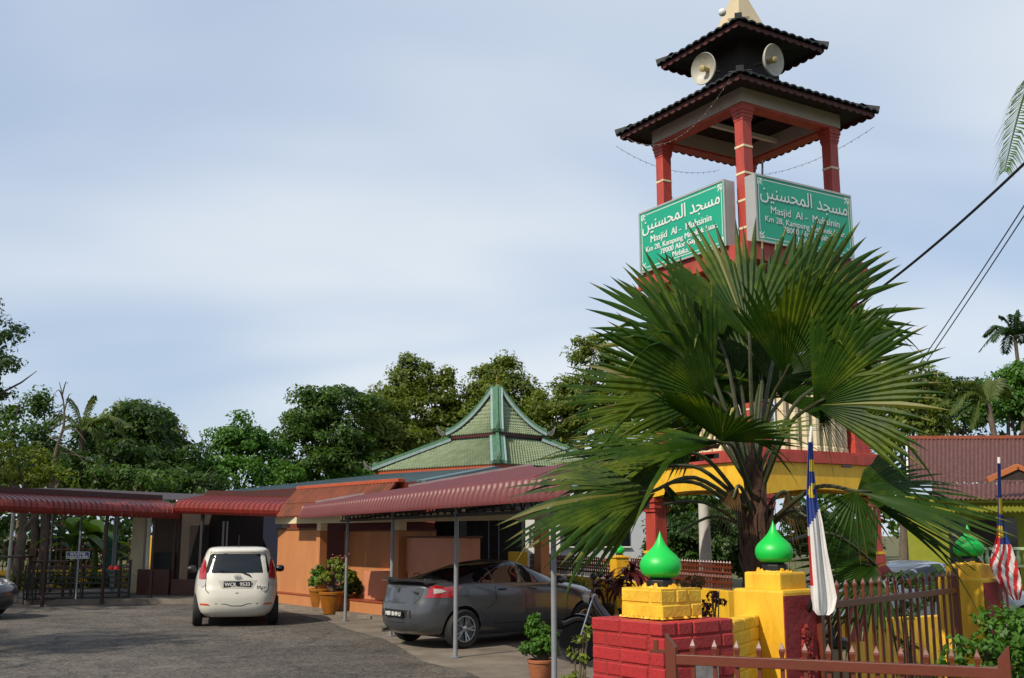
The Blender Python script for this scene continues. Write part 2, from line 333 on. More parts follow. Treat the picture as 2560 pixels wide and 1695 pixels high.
# ------------------------------------------------------------------ minaret tower
TA = V(-.52, .854, 0).normalized(); TB = V(.854, .52, 0).normalized()
TC = V(4.5, 19.53, 0); MT = frame(TC, TB, TA)          # local x = along right face, y = along left face (away)
tw = thing('minaret_tower', 'tall red and yellow square tower with two dark tiled roofs and green signs', 'tower', TC)
def tbox(name, lo, hi, m, parent=None, bevel=.008):
    return MB(MT).b2(lo, hi).build(name, m, parent or tw, bevel=bevel)
KB, KS, KU = 1.33, 1.2, 1.11
CORN = [(-1, -1), (-1, 1), (1, -1), (1, 1)]
tbox('plinth', (-1.6, -1.6, -.1), (1.6, 1.6, .15), CONC)
for sx, sy in CORN:
    x, y = sx * KB, sy * KB
    mb = MB(MT); h = .14
    mb.b2((x - h - .03, y - h - .03, .15), (x + h + .03, y + h + .03, 1.45)); mb.b2((x - h, y - h, 1.5), (x + h, y + h, 2.28))
    p = mb.build('lower_post', RED, tw, bevel=.01)
    MB(MT).b2((x - h - .035, y - h - .035, 1.452), (x + h + .035, y + h + .035, 1.498)).build('yellow_ring', YEL, p)
    mc = MB(MT)
    for k, (w, z0, z1) in enumerate(((.17, 2.2, 2.26), (.19, 2.262, 2.32), (.175, 2.322, 2.37), (.205, 2.372, 2.448))): mc.b2((x - w, y - w, z0), (x + w, y + w, z1))
    mc.build('capital', RED, p, bevel=.006)
# yellow arched ring beam
def ring(name, k, w, z0, z1, m, parent=None, bevel=.006):
    mb = MB(MT)
    mb.b2((-k, -k, z0), (k, -k + w, z1)); mb.b2((-k, k - w, z0), (k, k, z1)); mb.b2((-k, -k + w + .001, z0), (-k + w, k - w - .001, z1)); mb.b2((k - w, -k + w + .001, z0), (k, k - w - .001, z1))
    return mb.build(name, m, parent or tw)
def archbeam():
    mb = MB(MT); k = KB + .2; w = .3; n = 12
    for side in range(4):
        q = Matrix.Rotation(side * math.pi / 2, 4, 'Z')
        pts = []
        for i in range(n + 1):
            s = -k + 2 * k * i / n; a = abs(s) / k
            zb = 2.45 + (.10 * (1 - (a / .8) ** 2) if a < .8 else 0)
            pts.append((s, zb))
        P = [[q @ V(s, -k, 2.98), q @ V(s, -k, zb), q @ V(s, -k + w, zb), q @ V(s, -k + w, 2.98)] for s, zb in pts]
        mb.grid(P)
    return mb.build('arched_ring_beam', YEL, tw, recalc=False)
archbeam()
tbox('floor_slab', (-1.25, -1.25, 2.62), (1.25, 1.25, 2.9), mat('brown_ceiling', '#6b5142', .8))
ring('red_cornice', KB + .26, .5, 2.985, 3.14, RED)
tbox('balcony_floor', (-1.5, -1.5, 3.142), (1.5, 1.5, 3.2), RED)
for sx, sy in CORN:                                    # shaft corner posts
    x, y = sx * KS, sy * KS; h = .15
    p = MB(MT).b2((x - h, y - h, 3.2), (x + h, y + h, 6.3)).build('corner_post', RED, tw, bevel=.008)
    mc = MB(MT)
    for w, z0, z1 in ((.2, 3.202, 3.3), (.185, 3.302, 3.36), (.17, 3.362, 3.4)): mc.b2((x - w, y - w, z0), (x + w, y + w, z1))
    mc.build('post_base', RED, p, bevel=.005)
    for z in (3.85, 4.5, 5.15, 5.8): MB(MT).b2((x - h - .006, y - h - .006, z), (x + h + .006, y + h + .006, z + .03)).build('cream_ring', CREAM, p)
# cream fluted balusters between the corner posts, bowed plinth under them
nb = 9
for side in range(4):
    q = Matrix.Rotation(side * math.pi / 2, 4, 'Z')
    for i in range(nb):
        s = (-1.0 + 2.0 * (i + .5) / nb); bow = .24 * (1 - (s / 1.05) ** 2)
        c = MT @ q @ V(s, -KS - bow + .06, 0)
        mb = MB(Matrix.Translation(c) @ Matrix.Rotation(math.atan2(TB.y, TB.x) + side * math.pi / 2, 4, 'Z'))
        mb.lathe([(.108, 3.2), (.108, 3.27), (.092, 3.29), (.092, 3.31)], 8, rot=math.pi / 8)
        for k in range(4):
            z0 = 3.312 + k * .272; mb.lathe([(.088, z0), (.092, z0 + .008), (.092, z0 + .258), (.088, z0 + .268)], 8, rot=math.pi / 8)
        mb.lathe([(.092, 4.40), (.092, 4.42), (.106, 4.44), (.106, 4.5)], 8, rot=math.pi / 8)
        mb.build('baluster', CREAM, tw)
    P = []
    for i in range(13):
        s = -1.12 + 2.24 * i / 12; bow = .24 * (1 - (s / 1.12) ** 2)
        P.append([MT @ q @ V(s, -KS - bow - .07, 4.502), MT @ q @ V(s, -KS - bow - .07, 4.64), MT @ q @ V(s, -KS - bow + .2, 4.64), MT @ q @ V(s, -KS - bow + .2, 4.502)])
    MB().grid(P, closed=True).build('balustrade_rail', RED, tw)
tbox('inner_wall', (-1.04, -1.04, 5.2), (1.04, 1.04, 6.29), mat('tan_plaster', '#a98462', .8, var=.2, scale=3))
ring('red_band', KS + .3, .45, 6.42, 6.715, RED)
tbox('upper_floor', (-1.25, -1.25, 6.36), (1.25, 1.25, 6.6), RED)
for sx, sy in CORN:                                    # open belvedere columns
    x, y = sx * KU, sy * KU; h = .105
    p = MB(MT).b2((x - h, y - h, 6.6), (x + h, y + h, 9.12)).build('upper_column', RED, tw, bevel=.006)
    for z in (7.05, 7.55, 8.05, 8.55): MB(MT).b2((x - h - .008, y - h - .008, z), (x + h + .008, y + h + .008, z + .042)).build('cream_ring', CREAM, p, bevel=.004)
    mc = MB(MT)
    for w, z0, z1 in ((.115, 9.06, 9.10), (.125, 9.102, 9.17), (.135, 9.172, 9.23), (.15, 9.232, 9.328)): mc.b2((x - w, y - w, z0), (x + w, y + w, z1))
    mc.build('capital', RED, p, bevel=.005)
ring('top_beam', KU + .15, .3, 9.372, 9.8, BEAMC)
ring('top_beam_red_edge', KU + .13, .26, 9.33, 9.37, RED)
MB(MT).beam((-1.1, .1, 9.5), (1.1, .1, 9.5), .08, .08).build('ceiling_batten', WHITE, tw)
# two tiers of dark tiles
def tier(k, ze, kt, zt, tname, lip):
    # soffit boards and deck
    mb = MB(MT)
    P0 = [V(-k, -k, ze), V(k, -k, ze), V(k, k, ze), V(-k, k, ze)]; P1 = [V(-kt, -kt, zt), V(kt, -kt, zt), V(kt, kt, zt), V(-kt, kt, zt)]
    for i in range(4):
        j = (i + 1) % 4
        def mid(a, b, t, s): p = a.lerp(b, t); p.z -= s * 4 * t * (1 - t) * .03; return p
        rows = [[mid(P0[i], P1[i], t / 6, 1) + (mid(P0[j], P1[j], t / 6, 1) - mid(P0[i], P1[i], t / 6, 1)) * (u / 4) for u in range(5)] for t in range(7)]
        mb.grid(rows)
    mb.add([p + V(0, 0, -.015) for p in P0], [(0, 1, 2, 3)] if False else [])
    deck = mb.build('roof_deck', BLKTILE, tw, recalc=False)
    # corrugated upper surface, one part per slope
    for i in range(4):
        q = Matrix.Rotation(i * math.pi / 2, 4, 'Z'); ncol = int(2 * k / .19); rows = 7
        S = MB(MT @ q)
        L = math.hypot(k - kt, zt - ze)
        for r in range(rows):
            for c in range(ncol):
                t0 = r / rows; t1 = (r + 1.12) / rows
                s0 = -k + (c + .5) * 2 * k / ncol
                if abs(s0) > k - (k - kt) * t0 + .06 or r == 0: continue
                def Q(s, t, e):
                    z = ze + (zt - ze) * t - .12 * t * (1 - t) + e; return (s, -(k - (k - kt) * t), z)
                w = k / ncol * 1.02
                S.add([Q(s0 - w, t0, .03), Q(s0 - w * .5, t0, .075), Q(s0 + w * .5, t0, .075), Q(s0 + w, t0, .03), Q(s0 - w, t1, .015), Q(s0 - w * .5, t1, .045), Q(s0 + w * .5, t1, .045), Q(s0 + w, t1, .015)],
                      [(0, 1, 5, 4), (1, 2, 6, 5), (2, 3, 7, 6), (0, 3, 2, 1)])
        o = S.build('upper_tiles', BLKTILE, deck, recalc=False); o['kind'] = 'stuff'
        # eave row: every tile a piece, with a hanging fascia scallop under it
        for c in range(ncol):
            s0 = -k + (c + .5) * 2 * k / ncol; w = k / ncol * .98
            T = MB(MT @ q)
            y0 = -k - .06; y1 = -(k - .3); z0 = ze + .0; z1 = ze + .3 * (zt - ze) / (k - kt) - .02
            pr = [(-1, .006), (-.6, .036), (-.2, .048), (.2, .048), (.6, .036), (1, .006)]
            a = [(s0 + w * u, y0, z0 + e) for u, e in pr]; b = [(s0 + w * u, y1, z1 + e) for u, e in pr]
            a2 = [(s0 + w * u, y0, z0 + e - .028) for u, e in pr]; b2 = [(s0 + w * u, y1, z1 + e - .028) for u, e in pr]; n = 6
            T.add(a + b + a2 + b2, [(i_, i_ + 1, n + i_ + 1, n + i_) for i_ in range(5)] + [(2 * n + i_, 3 * n + i_, 3 * n + i_ + 1, 2 * n + i_ + 1) for i_ in range(5)] + [(i_, 2 * n + i_, 2 * n + i_ + 1, i_ + 1) for i_ in range(5)])
            T.build('tile', BLKTILE, deck, recalc=False)
            F = MB(MT @ q); hh = .1
            F.prism([(-w, 0), (w, 0), (w, -.06), (w * .7, -hh * .82), (0, -hh), (-w * .7, -hh * .82), (-w, -.06)], (s0, -k + .02, ze - .005), (1, 0, 0), (0, 0, 1), (0, 1, 0), .02)
            F.build('fascia_scallop', REDTRIM if i in (0, 3) or True else RED, deck, recalc=False)
    for sx, sy in CORN:                              # hip ridges
        a = V(sx * (k + .05), sy * (k + .05), ze + .05); b = V(sx * kt, sy * kt, zt + .06)
        pts = [a.lerp(b, t / 8) - V(0, 0, .12 * (t / 8) * (1 - t / 8)) for t in range(9)]
        mb = MB(MT)
        for p0, p1 in zip(pts[:-1], pts[1:]): mb.beam(p0, p1 + (p1 - p0) * .03, .13, .1)
        mb.build('hip_ridge', BLKTILE, deck)
    mb = MB(MT)                                      # dark soffit: rafters and boarding
    kk = k - .05
    for i in range(4):
        q = Matrix.Rotation(i * math.pi / 2, 4, 'Z')
        pts = [q @ V(-kk, -kk, ze - .02), q @ V(kk, -kk, ze - .02), q @ V(.35, -.35, ze + .1), q @ V(-.35, -.35, ze + .1)]
        mb.add(pts, [(0, 1, 2, 3)])
    mb.build('soffit', mat('dark_timber', '#241d1a', .8, var=.4, scale=8), deck, recalc=False)
tier(1.72, 9.62, .62, 10.1, 'lower', 0)
tbox('lantern', (-.5, -.5, 9.8), (.5, .5, 11.1), mat('dark_timber', '#241d1a'))
tier(1.12, 11.02, .34, 11.40, 'upper', 0)
sp = MB(MT).lathe([(.66, 11.1), (.62, 11.3), (.05, 12.5)], 4, sq=True).build('spire', mat('cream_spire', '#cdbb98', .6, var=.15, scale=3), tw)
MB(MT).lathe([(.04, 12.45), (.04, 12.9), (.12, 12.95), (.16, 13.1), (.1, 13.22), (.02, 13.4)], 12).build('finial', ALU, sp)
def sphere(c, r, n=14, m=9): return MB().lathe([(r * math.sin(math.pi * i / m) + .0005, -r * math.cos(math.pi * i / m)) for i in range(m + 1)], n, c)
gl = sphere(at(1806, 31, 18.4), .075).build('globe_lamp', WHITE, None, smooth='all'); tag(gl, 'small white globe lamp beside the cream spire of the tower', 'lamp')
# dish loudspeakers
def dish(px, py, D, nrm, label):
    c = at(px, py, D); n = Vector(nrm).normalized(); t = thing('dish_loudspeaker', label, 'loudspeaker', c, group='dish loudspeakers under the top roof')
    q = n.to_track_quat('Z', 'Y').to_matrix().to_4x4(); r = .3
    MB().lathe([(.03, -.14), (.12, -.12), (.22, -.06), (.285, .0), (r, .03), (r - .008, .045), (.27, .02), (.2, -.035), (.1, -.085), (.03, -.1)], 32, c, q).build('reflector', mat('dish_grey', '#bdb9ab', .5, var=.2, scale=6, dirt=('#8a8577', .5, 9)), t, smooth=True)
    MB().lathe([(.05, -.1), (.05, .02), (.062, .03), (.062, .075), (.03, .09)], 16, c, q).build('driver', mat('aged_yellow_plastic', '#b6a26a', .5), t, smooth=True)
    MB().path([c - n * .13, c - n * .42], .03).build('bracket', DARKM, t)
dish(1761, 172, 18.55, (-TB * .93 + TA * -.1) + V(0, 0, -.12), 'round grey dish loudspeaker on the left face of the tower top')
dish(1931, 151, 18.3, (-TA * .93 + TB * .15) + V(0, 0, -.12), 'round grey dish loudspeaker on the right face of the tower top')
# green sign boxes
def corner_orn(mb, x, y, sx, sy):
    def P(poly): mb.add([(x + sx * a, y + sy * b, .0) for a, b in poly], [tuple(range(len(poly)))])
    P([(0, 0), (.13, 0), (.1, .018), (.02, .018), (.018, .1), (0, .13)])
    for a in (20, 45, 70):
        c, s = math.cos(R(a)), math.sin(R(a)); L = .15 if a == 45 else .115
        P([(.035 * c, .035 * s), (.035 * c + .5 * L * c - .016 * s, .035 * s + .5 * L * s + .016 * c), ((.035 + L) * c, (.035 + L) * s), (.035 * c + .5 * L * c + .016 * s, .035 * s + .5 * L * s - .016 * c)])
def sign(label, O, ex, nrm):
    t = thing('sign_box', label, 'sign', O, group='green name boards on the tower')
    Mx = frame(O, ex, V(0, 0, 1), nrm); W, H, d = 2.4, 1.2, .24
    MB(Mx).b2((0, 0, -d), (W, H, -.004)).build('box_body', ALU, t, bevel=.006)
    MB(Mx).b2((.03, .03, -.003), (W - .03, H - .03, .003)).build('green_panel', SIGNG, t)
    fr = MB(Mx)
    for a, b in (((-.005, -.005), (W + .005, .03)), ((-.005, H - .03), (W + .005, H + .005)), ((-.005, .031), (.03, H - .031)), ((W - .03, .031), (W + .005, H - .031))): fr.b2((a[0], a[1], -.003), (b[0], b[1], .014))
    fr.build('frame', ALU, t)
    Mz = Mx @ Matrix.Translation((0, 0, .0055))
    bd = MB(Mz); e = .075
    for a, b in (((.2, e), (W - .2, e + .014)), ((.2, H - e - .014), (W - .2, H - e)), ((e, .2), (e + .014, H - .2)), ((W - e - .014, .2), (W - e, H - .2))):
        bd.add([(a[0], a[1], 0), (b[0], a[1], 0), (b[0], b[1], 0), (a[0], b[1], 0)], [(0, 1, 2, 3)])
    o2 = MB(Mz)
    for x, sx in ((.06, 1), (W - .06, -1)):
        for y, sy in ((.06, 1), (H - .06, -1)): corner_orn(o2, x, y, sx, sy)
    bd.v += o2.v; k = len(bd.v) - len(o2.v); bd.f += [tuple(i + k for i in f) for f in o2.f]; bd.mi += o2.mi
    bd.build('border_ornament', LETTER, t, recalc=False)
    ar = "\uFEE6\uFEF4\uFEE8\uFEB4\uFEA4\uFEE4\uFEDF\uFE8D \uFEAA\uFEA0\uFEB4\uFEE3"
    def line(s, y, size, bold, sx=1.0): put_text('lettering', s, size, Mx @ Matrix.Translation((W / 2, y, .008)), LETTER, t, bold, sx=sx)
    line(ar, .79, .37, .005, .87); line('Masjid  Al -  Muhsinin', .535, .19, .005, 1.04)
    line('Km 28, Kampung Melekek Luar,', .375, .148, .005, 1.05); line('78000 Alor Gajah,', .24, .148, .005, 1.05); line('Melaka.', .11, .148, .005, 1.05)
    return t
zs = 6.72
Nl = -TB; Nr = -TA
Ol = TC + Nl * (KU + .45) + TA * (1.17); Ol = Ol + TA * .17
sign('green mosque name board facing left, brightly lit, near corner of the tower', Ol + V(0, 0, zs), -TA, Nl)
Or = TC + Nr * (KU + .45) - TB * (1.33)
sign('green mosque name board facing right, in shade, beside the red corner column', Or + V(0, 0, zs), TB, Nr)
# floodlight
fl = thing('floodlight', 'grey floodlight on a bracket at the tower balcony edge', 'lamp', at(2105, 1160, 18.6))
c = at(2105, 1160, 18.6); Mf = frame(c, TB, TA) @ Matrix.Rotation(R(-28), 4, 'X')
MB(Mf).box((0, 0, 0), (.3, .22, .09), taper=.8).build('housing', GREYM, fl, bevel=.01)
fh = MB(Mf)
for i in range(5): fh.box((0, -.02 + .03 * (i - 2), -.07), (.24, .012, .06))
fh.build('cooling_fins', GREYM, fl)
MB(frame(c, TB, TA)).b2((-.17, .0, -.16), (.17, .1, -.13)).b2((-.17, .04, -.13), (-.155, .07, .02)).b2((.155, .04, -.13), (.17, .07, .02)).build('bracket', GREYM, fl)
# fairy-light strings
def string(name, label, a, b, d, n):
    pts = sag(a, b, d, 18); mb = MB().path(pts, .0035, 4)
    for p in pts[1:-1]: mb.lathe([(.002, -.03), (.007, -.02), (.005, 0)], 5, p)
    o = mb.build(name, mat('fairy_wire', '#6f6c66', .5)); tag(o, label, 'fairy lights', 'fairy light strings on the tower')
k = 1.8
string('fairy_light_string', 'fairy light string sagging below the left eave of the tower', TC + TB * -1.85 + TA * -1.6 + V(0, 0, 9.52), TC + TB * -1.85 + TA * 1.3 + V(0, 0, 9.4), .55, 18)
string('fairy_light_string', 'fairy light string hanging under the far right eave of the tower', TC + TB * 1.8 + TA * -1.6 + V(0, 0, 9.4), TC + TB * 1.8 + TA * 1.7 + V(0, 0, 9.4), .2, 18)
string('fairy_light_string', 'fairy light string behind the left name board, tied to left column', TC + TB * -1.1 + TA * 1.15 + V(0, 0, 8.6), TC + TB * .9 + TA * 1.2 + V(0, 0, 7.9), .5, 18)
string('fairy_light_string', 'fairy light string under the far left eave of the tower', TC + TB * -1.75 + TA * 1.8 + V(0, 0, 9.42), TC + TB * 1.0 + TA * 1.8 + V(0, 0, 9.42), .25, 18)
pl = MB().path([at(1906, 400, 18.2) + V(0, 0, .0), at(1906, 470, 18.2)], .018, 6).build('lightning_rod', DARKM); tag(pl, 'thin dark rod standing behind the right name board', 'rod')
# ------------------------------------------------------------------ carport
CU = V(.37, -.929, 0).normalized(); CN = V(.929, .37, 0).normalized(); CO = V(-3.52, 23.1, 0)
MC = frame(CO, CU, CN)
cp = thing('carport', 'open carport with maroon ribbed metal roof on grey pipe posts', 'carport', CO)
CS = 3.62
for k in range(4):
    for nn, lab in ((0, 0), (4.4, 1)):
        if nn and k > 0: continue
        b = MC @ V(k * CS, nn * float(np.interp(k * CS, [-.95, 3, 6, 13.2], [4.7, 3.1, 1.9, .9])) / 4.7, 0)
        mb = MB().path([b, b + V(0, 0, 2.25 + .17 * nn)], .034 if not nn else .03, 14)
        mb.lathe([(.09, 0), (.09, .012), (.04, .014)], 12, b)
        mb.build('post', GREYM, cp, smooth=True)
S0, S1 = -.95, 13.2
def nd_(s, n): return n * float(np.interp(s, [-.95, 3, 6, 13.2], [4.7, 3.1, 1.9, .9])) / 4.7 if n > 0 else n
def roof_prof():
    P = []
    for a in range(9):                             # bullnose: hangs down at the front
        t = R(-8 + a * 11.2); P.append((-.62 - .22 + .22 * (1 - math.cos(t)) if False else -.62 - .2 * math.cos(t) + .0, 2.17 + .24 * math.sin(t)))
    n0, z0 = -.62, 2.41
    for i in range(1, 17):
        d = i * .33; P.append((n0 + d, z0 + .185 * d)); 
    return P
prof = roof_prof(); nr = 74; P = []
for i, (n_, z_) in enumerate(prof):
    row = []
    for j in range(nr * 6 + 1):
        s = S0 + (S1 - S0) * j / (nr * 6); ph = (j % 6) / 6.0
        rib = .034 * max(0, math.cos(2 * math.pi * ph)) + .006 * math.cos(2 * math.pi * ph)
        st = .012 * ((i % 2)); row.append(V(s, nd_(s, n_) - (rib * 1.0 + st if i < 7 else 0), (z_ if i < 9 else 2.41 + .185 * (nd_(s, n_) + .62)) + (rib + st if i >= 4 else 0)))
    P.append(row)
MB(MC).grid(P).build('roof_sheet', MAROON, cp, smooth='all', recalc=False)
MB(MC).beam((S0 - .01, -.5, 2.47), (S0 - .01, 4.7, 3.43), .03, .1).build('verge_trim', mat('pale_trim', '#b7a3a0', .5), cp)
tr = MB(MC)
for z in (2.08, 2.3): tr.beam((S0 + .3, .0, z), (S1, .0, z), .045, .045)
for i in range(36):
    s = S0 + .4 + i * .36; tr.beam((s, 0, 2.08), (s + .18, 0, 2.3), .018, .018); tr.beam((s + .18, 0, 2.3), (s + .36, 0, 2.08), .018, .018)
tr.build('front_truss', DARKM, cp)
for k in range(4):
    r_ = MB(MC); s = k * CS
    ne = nd_(s, 4.6); r_.beam((s, -.5, 2.3), (s, ne, 2.3 + .185 * (ne + .5)), .05, .07); r_.beam((s, .05, 2.1), (s, ne, 2.1 + .14 * ne), .04, .05); r_.build('rafter', DARKM, cp)
pu = MB(MC)
for i in range(5): [pu.beam((sa, nd_(sa, .6 + i * .95), 2.45 + .185 * nd_(sa, .6 + i * .95)), (sb, nd_(sb, .6 + i * .95), 2.45 + .185 * nd_(sb, .6 + i * .95)), .04, .05) for sa, sb in ((S0 + .1, 3), (3, 6), (6, S1))]
pu.build('purlin_set', DARKM, cp)
# ------------------------------------------------------------------ ablution building with orange walls
BU = V(.6, -.8, 0); BN = V(.8, .6, 0); BO = V(-6.2, 28.4, 0); MBd = frame(BO, BU, BN)
ab = thing('mosque_hall', 'long low orange walled mosque hall with grey-green sheet roof', 'building', BO)
def bb(name, lo, hi, m, bevel=.006, parent=None): return MB(MBd).b2(lo, hi).build(name, m, parent or ab, bevel=bevel)
bb('step', (-.1, -.02, -.1), (6.6, 5.0, .30), ORANGE); bb('step_tread', (-.08, -.04, .302), (6.62, 4.98, .33), mat('red_floor_tile', '#9c4a31', .4, var=.2, scale=5))
bb('kerb', (-.3, -.35, -.1), (6.9, -.022, .06), CONC)
bb('screen_wall', (-.1, .10, .332), (2.28, .25, 1.9), ORANGE); bb('wall_coping', (-.14, .07, 1.902), (2.28, .28, 1.95), mat('brown_coping', '#6f3a20', .6))
bb('rear_wall', (2.3, .78, .332), (6.3, .93, 1.86), ORANGE); bb('wall_coping', (2.3, .75, 1.862), (6.3, .96, 1.90), MATS['brown_coping'])
bb('bench_block', (4.2, .3, .332), (5.95, .77, .96), PINKT); bb('wash_wall', (6.4, .15, .0), (8.6, .5, 1.72), PINKT); bb('wall_coping', (6.37, .12, 1.722), (8.65, .53, 1.76), MATS['brown_coping'])
for i in range(3):
    t_ = MB(MBd); s = 6.9 + i * .55; t_.path([(s, .15, .98), (s, .02, .98), (s, -.01, .94)], .016, 6); t_.build('tap', CHROME, ab)
for s in (2.42, 6.15, 11.1):
    MB(MBd).b2((s - .1, .0, .0), (s + .1, .2, 1.88)).build('column', ORANGE, ab, bevel=.008); MB(MBd).b2((s - .095, .005, 1.882), (s + .095, .195, 2.06)).build('column_head', CREAM, ab, bevel=.006)
dka = at(1166, 1400, 26.2); dkb = at(1312, 1400, 26.2); MB().b2((dka.x, 26.2, 0), (dkb.x, 26.35, 2.9)).build('doorway_shade_panel', mat('doorway_shade', '#1d1816', .6), ab)  # near-black panel stands in for the shade inside the open doorway
for px in (1190, 1222, 1247): MB().beam(at(px, 1300, 26.1), at(px, 1440, 26.1), .03, .03).build('door_bar', GREYM if px > 1200 else DARKM, ab)
bb('lintel_beam', (-.1, .0, 2.06), (12.6, .22, 2.24), CREAM)
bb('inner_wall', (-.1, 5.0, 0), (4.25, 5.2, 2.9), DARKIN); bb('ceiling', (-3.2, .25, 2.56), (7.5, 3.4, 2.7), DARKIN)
for s in (.8, 2.6): bb('window', (s, 4.94, 1.1), (s + 1.2, 4.99, 2.3), GLASSW)
ypa = at(1270, 1400, 24.0); ypb = at(1320, 1400, 24.0); MB().b2((ypa.x, 24, 0), (ypb.x, 24.5, 1.41)).build('yellow_pier', YEL, ab, bevel=.02)
# orange tile mansard
rp = thing('tiled_pent_roof', 'weathered orange ribbed tile pent roof between awnings and carport', 'roof', BO)
rib = 34
for (s0, s1) in ((1.25, 3.6), (3.605, 6.2)):
    for cidx, (y0, z0, y1, z1) in enumerate(((-.52, 2.22, -.28, 2.58), (-.31, 2.54, .0, 2.92))):
        P = []
        for r_ in range(5):
            t = r_ / 4; row = []
            for j in range(rib * 4 + 1):
                s = s0 + (s1 - s0) * j / (rib * 4); row.append(V(s, y0 + (y1 - y0) * t - .036 * math.cos(2 * math.pi * j / 8) - .03 * (1 - t), z0 + (z1 - z0) * t + .028 * math.cos(2 * math.pi * j / 8)))
            P.append(row)
        MB(MBd).grid(P).build('tile_panel', OTILE, rp, smooth='all', recalc=False)
MB(MBd).b2((1.2, -.05, 2.92), (6.25, .14, 3.0)).build('ridge_cap', mat('orange_ridge', '#b5532f', .5, var=.2), rp, bevel=.01)
MB(MBd).b2((1.25, .15, 2.53), (6.2, .25, 2.92)).build('back_board', ORTRIM, rp)
pp = V(0, 0, 0)
# grey-green sheet roof of the hall and its red fascia wall
E1 = V(-12.2, 40.2, 3.23); E2 = V(-2.5, 29.4, 3.2); E3 = V(8, 37, 3.2); T1 = V(-6.1, 48.2, 4.42); T2 = V(-.68, 44.0, 4.5); T3 = V(3.5, 49.4, 4.5)
def slab(name, pts, m, parent, t=.05, ribs=0):
    mb = MB(); n = (pts[1] - pts[0]).cross(pts[2] - pts[0]).normalized(); n = n if n.z > 0 else -n
    k = len(pts); mb.add(list(pts) + [p - n * t for p in pts], [tuple(range(k)), tuple(range(k, 2 * k))[::-1]] + [(i, (i + 1) % k, (i + 1) % k + k, i + k) for i in range(k)])
    if ribs:
        for i in range(ribs):
            u = (i + .5) / ribs; a = pts[0].lerp(pts[1], u); b = pts[3].lerp(pts[2], u); mb.beam(a + n * .012, b + n * .012, .05, .02, up=n)
    return mb.build(name, m, parent)
slab('sheet_roof', [E1, E2, T2, T1], TEAL, ab, ribs=44); slab('sheet_roof', [E2, E3, T3, T2], TEAL, ab, ribs=30)
MB().beam(E2 + V(0, 0, .03), T2 + V(0, 0, .03), .25, .06).build('hip_cap', TEAL, ab); MB().beam(E1 + V(0, 0, -.06), E2 + V(0, 0, -.06), .05, .18).build('eave_board', REDTRIM, ab)
d = (E2 - E1).normalized(); nn = V(-d.y, d.x, 0); nn = nn if nn.y > 0 else -nn
a = E1 + nn * .5; b = E2 + nn * .5
MB().add([V(a.x, a.y, 0), V(b.x, b.y, 0), V(b.x, b.y, 3.2), V(a.x, a.y, 3.2)], [(0, 1, 2, 3)]).build('front_wall', mat('dull_red_wall', '#7d2f28', .7, var=.2, scale=1), ab, recalc=False)
MB().beam(at(585, 1256, 31.5), at(752, 1250, 28.9), .05, .34).build('red_fascia_panel', mat('red_panel', '#a8322a', .5, var=.15, scale=1.5), ab)
for px in (606, 718): MB().beam(at(px, 1237, 30.0), at(px, 1252, 30.0), .03, .05).build('gutter_bracket', WHITE, ab)
